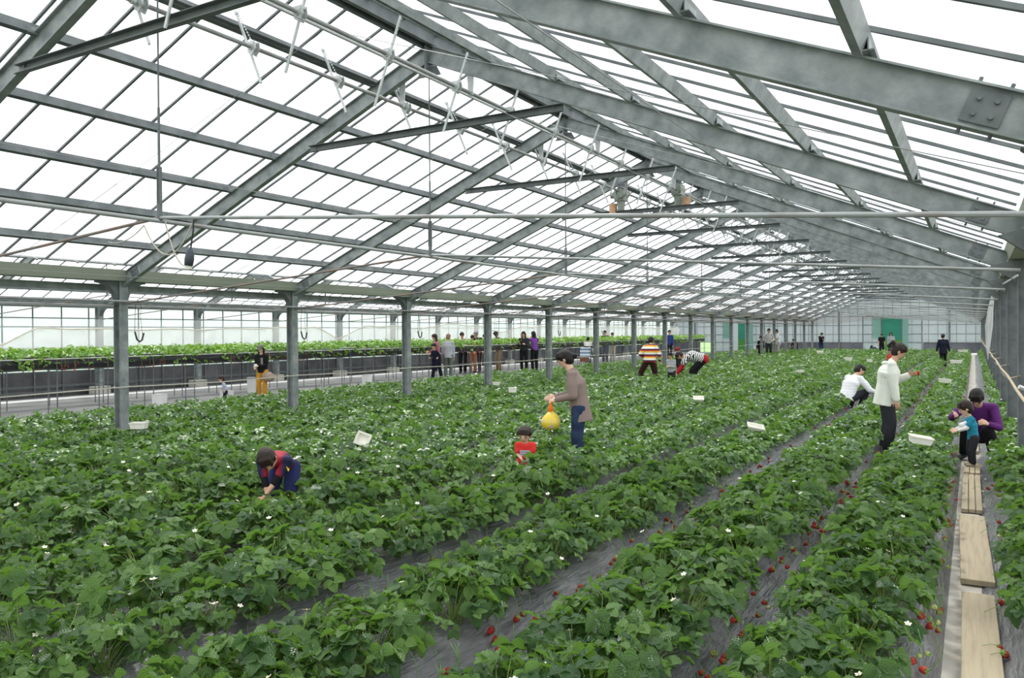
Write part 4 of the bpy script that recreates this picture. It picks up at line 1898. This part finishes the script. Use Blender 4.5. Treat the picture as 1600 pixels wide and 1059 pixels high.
navy = cloth('navy_cloth', (.010, .012, .026))
jean = cloth('dark_denim', (.018, .032, .075), (.035, .06, .12), 6.)
blackc = cloth('black_cloth', (.012, .012, .014))
charc = cloth('charcoal_cloth', (.03, .032, .037))
taupe = stripes('taupe_knit', [(3, (.25, .185, .165)), (1, (.30, .235, .215))], .022, 'Z')
whitek = cloth('white_sweater', (.74, .76, .68), (.80, .81, .74), 5.)
whites = stripes('white_striped_shirt', [(6, (.82, .82, .84)), (1, (.62, .64, .70))], .055, 'Z')
rainbow = stripes('rainbow_jumper', [(3, (.80, .76, .66)), (2, (.85, .55, .06)), (2, (.50, .05, .04)), (2, (.035, .02, .06))], .165, 'Z')
zigzag = stripes('zigzag_jumper', [(1, (.85, .85, .82)), (1, (.02, .02, .02))], .055, 'Y', .035)
redtee = cloth('red_tshirt', (.70, .035, .03), (.78, .06, .05), 5.)
teal = cloth('teal_shirt', (.02, .22, .33), (.03, .30, .42), 5.)
purple = stripes('purple_knit', [(4, (.095, .018, .13)), (1, (.14, .04, .19))], .03, 'Z')
greyk = cloth('grey_knit', (.36, .38, .40), (.44, .46, .48), 6.)
redpants = cloth('red_cloth', (.45, .02, .03))
brownt = cloth('brown_trousers', (.055, .022, .022))
cream = cloth('cream_cloth', (.62, .56, .46))
ochre = cloth('ochre_trousers', (.50, .24, .02), (.6, .3, .03), 5.)
khaki = cloth('khaki_cloth', (.22, .22, .17))
violet = cloth('violet_cloth', (.20, .06, .32))
bluec = cloth('blue_cloth', (.03, .06, .20))
whitec = cloth('white_cloth', (.78, .78, .77))
football = mat('football_shirt', (.016, .018, .055), .7, 0, .25, None)
_t = football.node_tree
N, L = _t.nodes, _t.links
_tc = N.new('ShaderNodeTexCoord')
_sp = N.new('ShaderNodeSeparateXYZ')
_ab = N.new('ShaderNodeMath')
_ab.operation = 'ABSOLUTE'
_cr = N.new('ShaderNodeValToRGB')
_cr.color_ramp.elements[0].position = .075
_cr.color_ramp.elements[0].color = (.34, .02, .035, 1)
_cr.color_ramp.elements[1].position = .13
_cr.color_ramp.elements[1].color = (.014, .017, .055, 1)
L.new(_tc.outputs['Object'], _sp.inputs[0])
L.new(_sp.outputs['X'], _ab.inputs[0])
L.new(_ab.outputs[0], _cr.inputs['Fac'])
L.new(_cr.outputs['Color'], N['Principled BSDF'].inputs['Base Color'])
shortsb = cloth('blue_shorts', (.016, .022, .085))
YBADGE = cloth('yellow_badge', (.80, .60, .03))
GBADGE = cloth('crest_badge', (.45, .22, .12))

# -- boy bending in a football shirt
p = person('boy in a dark blue and red football shirt bent over the bed picking strawberries', -5.22, 4.94, 0, 208, 1.19, 'child',
           hipz=.74, hipy=-.16, lean=66, head=(28, -18), hr=(.02, .34, .38), hl=(.10, .40, .42), fr=(.13, .02), fl=(-.13, .05), top=football, sleeve='short',
           bottom=shortsb, bkind='shorts', hair=(HAIR_B, 'short'), skin=SKIN, vox=.008)
s_ = -1
c_ = p['sh'][s_].lerp(p['elb'][s_], .45)
patch(p, 'sleeve_badge', c_+Vector((-.062, 0, .012)), (-1, 0, .25), (0, .3, 1), .05, .06, YBADGE, 'yellow sleeve badge')
patch(p, 'crest_badge', p['chest']+p['fwd']*.118+Vector((-.05, 0, 0))+p['u']*.04, p['fwd'], p['u'], .045, .05, GBADGE, 'small brown and red chest crest')
m = MB()
kc = p['hip'][-1].lerp(p['knee'][-1], .62)
m.tube([kc+Vector((-.086, .03, .014)), kc+Vector((-.092, .015, -.006)), kc+Vector((-.090, -.0, -.004)), kc+Vector((-.086, -.04, .012))], [.004, .007, .005, .002], 6)
m.build('tick_mark', YBADGE, p['o'])
mm_ = MB()
for s_ in (-1, 1):
    mm_.cap(p['sh'][s_].lerp(p['elb'][s_], .55), .043, p['elb'][s_].lerp(p['wr'] if s_ > 0 else p['wl'], .18), .040)
o = mm_.build('undershirt_sleeve', blackc, p['o'], True)

# -- toddler in red
p = person('toddler in a red T-shirt standing waist deep in foliage', -4.20, 7.48, 0, 204, .73, 'kid', lean=6, head=(22, 8),
           hr=(.045, .24, .80), hl=(-.045, .25, .84), top=redtee, sleeve='short', bottom=redpants, skin=SKIN2, hair=(HAIR_B, 'short'), vox=.008, fat=1.28)
patch(p, 'shirt_print', p['chest']+p['fwd']*.128-p['u']*.05, p['fwd'], p['u'], .19, .17, stripes('print_blue', [(2, (.10, .2, .38)), (1, (.75, .78, .78)), (1, (.35, .45, .55)), (1, (.7, .2, .15))], .05, 'Z'), 'blue and white chest print')
patch(p, 'shirt_print', p['chest']+p['fwd']*.126-p['u']*.16, p['fwd'], p['u'], .16, .05, YBADGE, 'yellow lower chest print')
m = MB()
m.ell((0, 0, 0), (.022, .022, .028))
m.mi = 1
m.ell((0, 0, .024), (.018, .018, .006))
o = m.build('strawberry', [BERRY, CALYX], None, True)
o.location = p['M'] @ Vector((0, .33, .86))
tag(o, 'strawberry held by the toddler in red', 'strawberry')

# -- woman in a taupe sweater with a bag
p = person('woman in a taupe knit sweater and jeans carrying a yellow bag', -4.12, 8.68, 0, 108, 1.50, 'adult', lean=9, head=(26, 0),
           hl=(-.13, .26, .97), hr=(.06, .30, .99), fr=(.08, .02), fl=(-.08, -.04), top=taupe, bottom=jean, hair=(HAIR_K, 'bun'), skin=SKIN2, vox=.008, hem=-.19, loose=1.2, fat=1.08)
hb = p['M'] @ (p['wl']+Vector((0, .07, -.05)))
bag = D.objects.new('fruit_bag', None)
COL.objects.link(bag)
bag.location = hb
m = MB()
rr = random.Random(4)
m.tube([(0, 0, -.10), (.005, 0, -.14), (0, 0, -.20), (0, 0, -.27), (0, 0, -.315)], [.03, .07, .105, .10, .05], 14)
bagm = mat('yellow_printed_bag', (.80, .60, .05), .35, 0, .5, (.55, .50, .42), 16., 1., .56, .60, .4, 14)
m.build('sack', bagm, bag, True)
m = MB()
m.tube([(-.02, 0, -.13), (-.012, 0, -.04), (0, 0, .0), (.012, 0, -.04), (.02, 0, -.13)], .013, 8)
m.tube([(0, -.02, -.13), (0, -.01, -.05), (0, 0, .01), (0, .01, -.05), (0, .02, -.13)], .011, 8)
ob = m.build('handle', cloth('orange_strap', (.85, .20, .02)), bag, True)
ob['label'] = 'orange bag handle'
tag(bag, 'yellow printed bag with orange handle held by the woman in taupe', 'bag')
bag.scale = (1.15, 1.15, 1.0)

# -- woman in a white sweater
p = person('woman in a loose white hooded sweater standing in a furrow, hair tied up', -1.06, 12.15, 0, -84, 1.54, 'adult', lean=8, head=(30, 0),
           hr=(.21, .14, .72), hl=(-.13, .30, 1.13), fr=(.09, .02), fl=(-.09, -.03), top=whitek, bottom=charc, hair=(HAIR_B, 'ponytail'), vox=.008, loose=1.46, hem=-.17, bl=1.22)
m = MB()
n_ = Vector(p['sh'][1]).lerp(p['sh'][-1], .5)
m.tube([n_+Vector((.085, .04, .0)), n_+Vector((.06, -.07, .02)), n_+Vector((0, -.10, .015)), n_+Vector((-.06, -.07, .02)), n_+Vector((-.085, .04, .0))], [.018, .030, .034, .030, .018], 8)
m.build('hood', whitek, p['o'], True)
patch(p, 'collar_insert', n_+Vector((0, .105, -.03)), (0, 1, .1), (0, 0, 1), .03, .12, charc)
hw = p['M'] @ (p['wl']+Vector((.0, .09, .02)))
m = MB()
for a_, b_, c__ in ((0, 0, 0), (.03, .01, .005), (.012, -.02, .02), (-.02, .01, .012), (.04, -.015, .02)):
    m.ell((a_, b_, c__), (.019, .019, .024), None, 10, 6)
m.mi = 1
m.ell((.01, 0, .045), (.035, .03, .006), None, 10, 4)
o = m.build('strawberry_handful', [BERRY, CALYX], None, True)
o.location = hw
tag(o, 'handful of red strawberries held up by the woman in white', 'strawberries')

# -- crouching person in a white shirt
person('person in a white striped shirt crouching in a furrow with back to the viewer', -2.22, 17.7, 0, -35, 1.68, 'adult', hipz=.32, hipy=-.10, lean=26, head=(30, 30),
       hr=(.30, .42, .40), hl=(-.15, .45, .35), fr=(.13, .12), fl=(-.13, .12), top=whites, bottom=charc, hair=(HAIR_K, 'short'), vox=.010, loose=1.22, hem=-.06)

# -- crouching adult in purple and child in blue
p = person('person in a purple sweater crouching on the path behind a child', .06, 12.05, .02, 172, 1.62, 'adult', hipz=.30, hipy=-.16, lean=24, head=(46, 0),
           hr=(.20, .46, .60), hl=(-.14, .34, .50), fr=(.17, .04), fl=(-.17, .04), top=purple, bottom=blackc, hair=(HAIR_K, 'short'), vox=.008, loose=1.02)
p = person('small child in a blue shirt standing on the path before a crouching adult', -.01, 11.20, .055, 108, .82, 'kid', lean=6, head=(24, 6),
           hr=(.07, .36, .86), hl=(-.06, .36, .84), fr=(.09, 0), fl=(-.09, .03), top=teal, sleeve='short', bottom=charc, shoe=cloth('tan_shoe', (.42, .36, .26)), hair=(HAIR_B, 'short'), skin=SKIN2, vox=.009, hem=-.05)
m = MB()
for s_ in (-1, 1):
    w_ = p['wr'] if s_ > 0 else p['wl']
    m.cap(p['sh'][s_].lerp(p['elb'][s_], .6), .052, p['elb'][s_], .052)
    m.cap(p['elb'][s_], .052, p['elb'][s_].lerp(w_, .8), .042)
o = m.build('undershirt_sleeve', whitec, p['o'], True)
o['label'] = 'pale undershirt sleeves'
o = MB()
o.tube([(0, 0, 0), (.022, 0, .058)], [.021, .029], 16)
o.tube([(.0218, 0, .056), (.0235, 0, .061)], [.031, .031], 16)
c = o.build('paper_cup', WHITEPL, None, True)
c.location = p['M'] @ Vector((-.03, .30, .96))
c.rotation_euler = (0, R(55), R(20))
c.scale = (1.25, 1.25, 1.25)
tag(c, 'white paper cup held before the child in blue', 'cup')

# -- group midfield
p = person('person in a striped orange, red and cream sweater seen from behind', -8.52, 22.9, 0, 10, 1.66, 'adult', hipz=.80, lean=16, head=(24, 20),
           hr=(.26, .22, .80), hl=(-.20, .20, .90), fr=(.12, .05), fl=(-.50, .22), top=rainbow, bottom=brownt, hair=(HAIR_K, 'short'), vox=.010, loose=1.35, hem=-.06, bl=1.2)
person('young boy in a grey sweatshirt holding a strawberry', -7.50, 21.95, 0, 172, 1.13, 'child', lean=5, head=(16, 6),
       hr=(.05, .22, 1.0), hl=(-.05, .24, 1.02), top=greyk, bottom=charc, hair=(HAIR_K, 'short'), vox=.010, loose=1.12)
p = person('person in a black and white zigzag top and red sleeves bending over the bed', -7.35, 23.7, 0, 100, 1.78, 'adult', hipz=.78, hipy=-.2, lean=74, head=(20, 0),
       hr=(.14, .50, .42), hl=(-.14, .46, .40), fr=(.12, .0), fl=(-.12, .05), top=zigzag, sleeve='short', bottom=blackc, hair=(HAIR_B, 'short'), vox=.010, loose=1.55, bl=1.4)
m = MB()
for s_ in (-1, 1):
    w_ = p['wr'] if s_ > 0 else p['wl']
    m.cap(p['sh'][s_].lerp(p['elb'][s_], .55), .066, p['elb'][s_], .060)
    m.cap(p['elb'][s_], .060, p['elb'][s_].lerp(w_, .95), .048)
o = m.build('undershirt_sleeve', redpants, p['o'], True)
o['label'] = 'red sleeves below the zigzag top'
m = MB()
m.cap(p['pel']+p['u']*.05, .155, p['pel']-p['u']*.01, .15, (1, 0, 0), 1.3)
m.build('waistband', redpants, p['o'], True)
person('child in a dark red hat just behind the bending zigzag top', -8.3, 25.2, 0, 150, 1.22, 'child', lean=10, head=(20, 0), top=charc, bottom=blackc,
       hair=(cloth('dark_red_hat', (.22, .03, .03)), 'short'), vox=.012)

# -- far field
person('woman walking away between beds in a dark coat, hair pinned up', -1.19, 40.4, 0, 8, 1.52, 'adult', lean=5, head=(14, 25), hr=(.26, .04, .80), hl=(-.28, .04, .78),
       fr=(.07, .10), fl=(-.07, -.10), top=navy, bottom=blackc, hair=(HAIR_K, 'bun'), vox=.012, loose=1.25, hem=-.20)
person('woman with black bob and light grey top standing near the green net', -4.70, 57.3, 0, 185, 1.56, 'adult', top=greyk, bottom=charc, hair=(HAIR_K, 'bob'), vox=.012, loose=1.2, hem=-.14)
person('person all in black standing just left of the woman with the bob', -5.25, 57.2, 0, 200, 1.50, 'adult', top=blackc, sleeve='short', bottom=blackc, hair=(HAIR_K, 'short'), vox=.012, loose=1.1, head=(22, 0))
person('small child in red half hidden by the hooded white sweater', -3.18, 38.4, 0, 170, .92, 'kid', top=cloth('coral_cloth', (.62, .09, .07)), bottom=redpants, hair=(HAIR_B, 'short'), vox=.012)
person('person crouching low in a blue top near the gable door', -5.95, 60.1, 0, 160, 1.5, 'adult', hipz=.30, hipy=-.1, lean=50, head=(40, 0), hr=(.2, .4, .3), hl=(-.2, .4, .3), fr=(.14, .1), fl=(-.14, .1),
       top=bluec, bottom=cream, hair=(HAIR_K, 'short'), vox=.013, loose=1.2)
person('person in navy with a pale scarf eating near the last flared columns', -9.35, 59.4, 0, 215, 1.56, 'adult', head=(24, 0), hr=(.04, .22, 1.26), hl=(-.06, .2, 1.1), top=navy, bottom=jean, hair=(HAIR_K, 'short'), vox=.012, loose=1.15, hem=-.12)
person('tall person in a pale shirt among the far flared columns', -10.6, 48.6, 0, 200, 1.84, 'adult', hr=(.3, .25, 1.05), hl=(-.2, .2, 1.0), top=cloth('pale_shirt', (.52, .5, .49)), bottom=charc, hair=(HAIR_B, 'short'), vox=.013, loose=1.1)
person('child in black with a pale bag before the tall person in a pale shirt', -10.9, 47.9, 0, 190, 1.42, 'child', top=blackc, bottom=blackc, hair=(HAIR_K, 'short'), vox=.013)
person('person in a white vest reaching sideways among the far flared columns', -10.62, 51.4, 0, 120, 1.80, 'adult', hr=(.1, .42, .95), hl=(-.1, .38, .95), head=(18, 0), top=whitec, sleeve='short', bottom=cloth('fawn_cloth', (.42, .38, .34)), hair=(HAIR_K, 'short'), vox=.013, loose=1.15, hem=-.12)
person('person bent low in white with dark hair beyond the eleventh flared column', -12.9, 56.0, 0, 180, 1.5, 'adult', hipz=.32, hipy=-.1, lean=48, head=(40, 0), hr=(.2, .4, .3), hl=(-.2, .4, .3), fr=(.14, .1), fl=(-.14, .1),
       top=whitec, bottom=charc, hair=(HAIR_K, 'short'), vox=.013, loose=1.2)
person('person crouching in dark brown behind a far flared column', -11.15, 59.6, 0, 160, 1.55, 'adult', hipz=.5, hipy=-.1, lean=20, head=(30, 0), hr=(.2, .3, .6), hl=(-.2, .3, .6), fr=(.12, .1), fl=(-.12, .1),
       top=cloth('dark_brown_cloth', (.06, .035, .02)), bottom=blackc, hair=(HAIR_K, 'short'), vox=.013, loose=1.2)

# -- aisle side
p = person('woman in a green cap, black top and ochre trousers holding a cup', -15.75, 14.3, 0, 196, 1.42, 'adult', lean=3, head=(16, -10), hr=(.06, .24, .98), hl=(-.02, .24, 1.02),
           top=blackc, bottom=ochre, hair=(HAIR_K, 'bob'), skin=SKIN2, vox=.010, loose=1.12, hem=-.05)
m = MB()
hc, hf, hu, hx, k = p['hc'], p['hf'], p['hu'], p['hx'], p['k']
m.ell(hc+hu*.055-hf*.010, (.098, .112, .085), (hx, hf, hu), 16, 10)
m.bar(hc+hu*.052+hf*.06, hc+hu*.035+hf*.17, .15, .010, hu)
m.build('cap', cloth('green_cap', (.13, .15, .09), (.2, .21, .14), 14.), p['o'], True)
patch(p, 'vest_panel', p['chest']+p['fwd']*.13+Vector((-.07, 0, -.04)), p['fwd'], p['u'], .07, .26, khaki, 'khaki vest panel')
m = MB()
m.tube([(0, 0, 0), (0, 0, .085)], [.026, .036], 14)
o = m.build('paper_cup', WHITEPL, None, True)
o.location = p['M'] @ Vector((.02, .33, .98))
tag(o, 'white paper cup held by the woman in a green cap', 'cup')
bg = D.objects.new('shoulder_bag', None)
COL.objects.link(bg)
bg.location = p['M'] @ Vector((-.24, .10, .70))
m = MB()
m.ell((0, 0, 0), (.21, .11, .13), None, 16, 10)
m.build('body', cloth('floral_brown_cloth', (.24, .17, .12), (.42, .34, .27), 18.), bg, True)
m = MB()
m.tube([(-.16, 0, .10), (-.12, .02, .35), (.0, .03, .62), (.10, .02, .40), (.16, 0, .10)], .013, 6)
m.build('strap', cloth('brown_strap', (.10, .07, .05)), bg, True)
tag(bg, 'brown floral shoulder bag carried by the woman in a green cap', 'bag')
person('small child in striped shirt on the aisle floor near the woman in a cap', -15.95, 13.3, 0, 150, .72, 'kid', lean=12, head=(10, 0),
       top=stripes('blue_white_stripe', [(1, (.66, .68, .74)), (1, (.20, .24, .38))], .09, 'Z'), bottom=navy, hair=(HAIR_B, 'short'), vox=.012)
p = person('woman with long brown hair in a checked shirt holding a child', -16.65, 23.2, 0, 150, 1.66, 'adult', hr=(.10, .26, 1.0), hl=(-.10, .26, .95), top=cloth('checked_red', (.34, .08, .13), (.5, .3, .33), 24.), bottom=navy,
           fr=(.08, .14), fl=(-.08, -.14), hair=(HAIR_B, 'long'), vox=.012, loose=1.1)
person('child in a navy waistcoat carried low in front of the long haired woman', -16.42, 22.75, .35, 185, 1.02, 'kid', top=navy, bottom=navy, hair=(HAIR_K, 'short'), vox=.012, hr=(.25, .1, .8), hl=(-.25, .1, .8))
person('person in a light grey sweater and green trousers, hands down, seen from behind', -16.45, 23.6, 0, 30, 1.66, 'adult', top=greyk, bottom=cloth('grey_green_cloth', (.14, .17, .14)), hair=(HAIR_L, 'short'), vox=.012, loose=1.15, hem=-.10)
for (x_, y_, h_, f_, tp, bt, hr_, lb) in (
        (-18.75, 28.0, 1.74, 200, cream, blackc, (HAIR_B, 'short'), 'person in cream and black trousers, left end of the group between benches'),
        (-18.45, 28.3, 1.62, 210, cloth('rust_cloth', (.42, .16, .09)), cloth('rust_cloth_dark', (.36, .14, .08)), (HAIR_K, 'short'), 'person in rust clothes bending near the left end of the bench group'),
        (-18.6, 28.9, 1.78, 190, charc, brownt, (mat('grey_hair', (.22, .22, .22), .5), 'short'), 'grey haired person in the middle of the group between benches'),
        (-18.2, 29.1, 1.66, 170, blackc, blackc, (HAIR_B, 'short'), 'person in black, right of the grey haired one between benches'),
        (-18.3, 30.2, 1.76, 160, navy, cloth('tan_trousers', (.36, .26, .16)), (HAIR_K, 'short'), 'person in navy top and tan trousers at the right end of the bench group')):
    person(lb, x_, y_, 0, f_, h_, 'adult', head=(24, 0), hr=(.12, .3, .9), hl=(-.12, .3, .9), top=tp, bottom=bt, hair=hr_, vox=.012, loose=1.1, lean=7)
person('person in a violet top and black leggings raising an arm by the bench', -16.7, 30.6, 0, 60, 1.74, 'adult', hr=(.12, .34, 1.34), hl=(-.1, .42, 1.30), top=violet, bottom=blackc, hair=(HAIR_K, 'long'), vox=.012)
person('person with brown hair in dark clothes facing the violet top', -16.9, 30.0, 0, 200, 1.74, 'adult', hr=(.12, .3, 1.1), hl=(-.1, .32, 1.1), top=charc, bottom=blackc, hair=(HAIR_B, 'bob'), vox=.012)
p = person('woman in a white and black top pushing a pushchair along the aisle', -15.9, 34.4, 0, 10, 1.46, 'adult', hr=(.18, .34, .9), hl=(-.18, .34, .9), top=stripes('white_black_top', [(5, (.72, .70, .66)), (2, (.02, .02, .02))], .30, 'Z', off=.2), bottom=blackc, hair=(HAIR_K, 'short'), vox=.012)
person('baby in white beside the pushchair in the aisle', -15.35, 34.3, 0, 180, .75, 'kid', top=whitec, bottom=whitec, hair=(HAIR_L, 'short'), vox=.013)
pc = D.objects.new('pushchair', None)
COL.objects.link(pc)
pc.location = (-15.55, 33.4, 0)
pc.rotation_euler = (0, 0, R(15))
m = MB()
m.prism([(-.05, .35), (.28, .42), (.12, 1.0), (-.20, .95), (-.22, .5)], 'x', -.22, .22)
o = m.build('seat', stripes('stripy_seat', [(2, (.75, .77, .8)), (1, (.10, .2, .36)), (1, (.25, .4, .5))], .16, 'Z'), pc)
m = MB()
m.box(-.2, .2, -.34, -.18, .35, .55)
m.build('basket', cloth('brown_basket', (.20, .09, .05)), pc)
m = MB()
for s in (-1, 1):
    m.tube([(s*.24, -.28, .98), (s*.24, .05, .5), (s*.24, .35, .10)], .012, 6)
    m.tube([(s*.24, .10, .62), (s*.24, -.30, .10)], .012, 6)
m.tube([(-.24, -.28, .98), (.24, -.28, .98)], .014, 6)
m.build('frame', BLACK, pc)
for sx in (-1, 1):
    for sy in (.35, -.30):
        m = MB()
        m.tube([(sx*.27, sy, .09), (sx*.31, sy, .09)], .09, 14)
        m.build('wheel', BLACK, pc)
tag(pc, 'pushchair with blue and white striped seat in the aisle', 'pushchair')
person('tall person in grey beyond the bench, left of a pair', -18.3, 42.0, 0, 190, 1.78, 'adult', top=charc, bottom=cloth('slate_cloth', (.10, .12, .14)), hair=(HAIR_K, 'short'), vox=.013, hr=(.12, .3, 1.0), hl=(-.1, .3, 1.0))
person('person in beige beyond the bench, right of the tall one in grey', -18.0, 42.4, 0, 185, 1.66, 'adult', top=cream, bottom=cream, hair=(HAIR_B, 'short'), vox=.013, hr=(.12, .3, 1.0), hl=(-.1, .3, 1.0))
person('person in blue top partly behind a flared column near the bench end', -16.1, 46.7, 0, 200, 1.78, 'adult', top=bluec, bottom=blackc, hair=(HAIR_K, 'short'), vox=.013, hem=-.1)
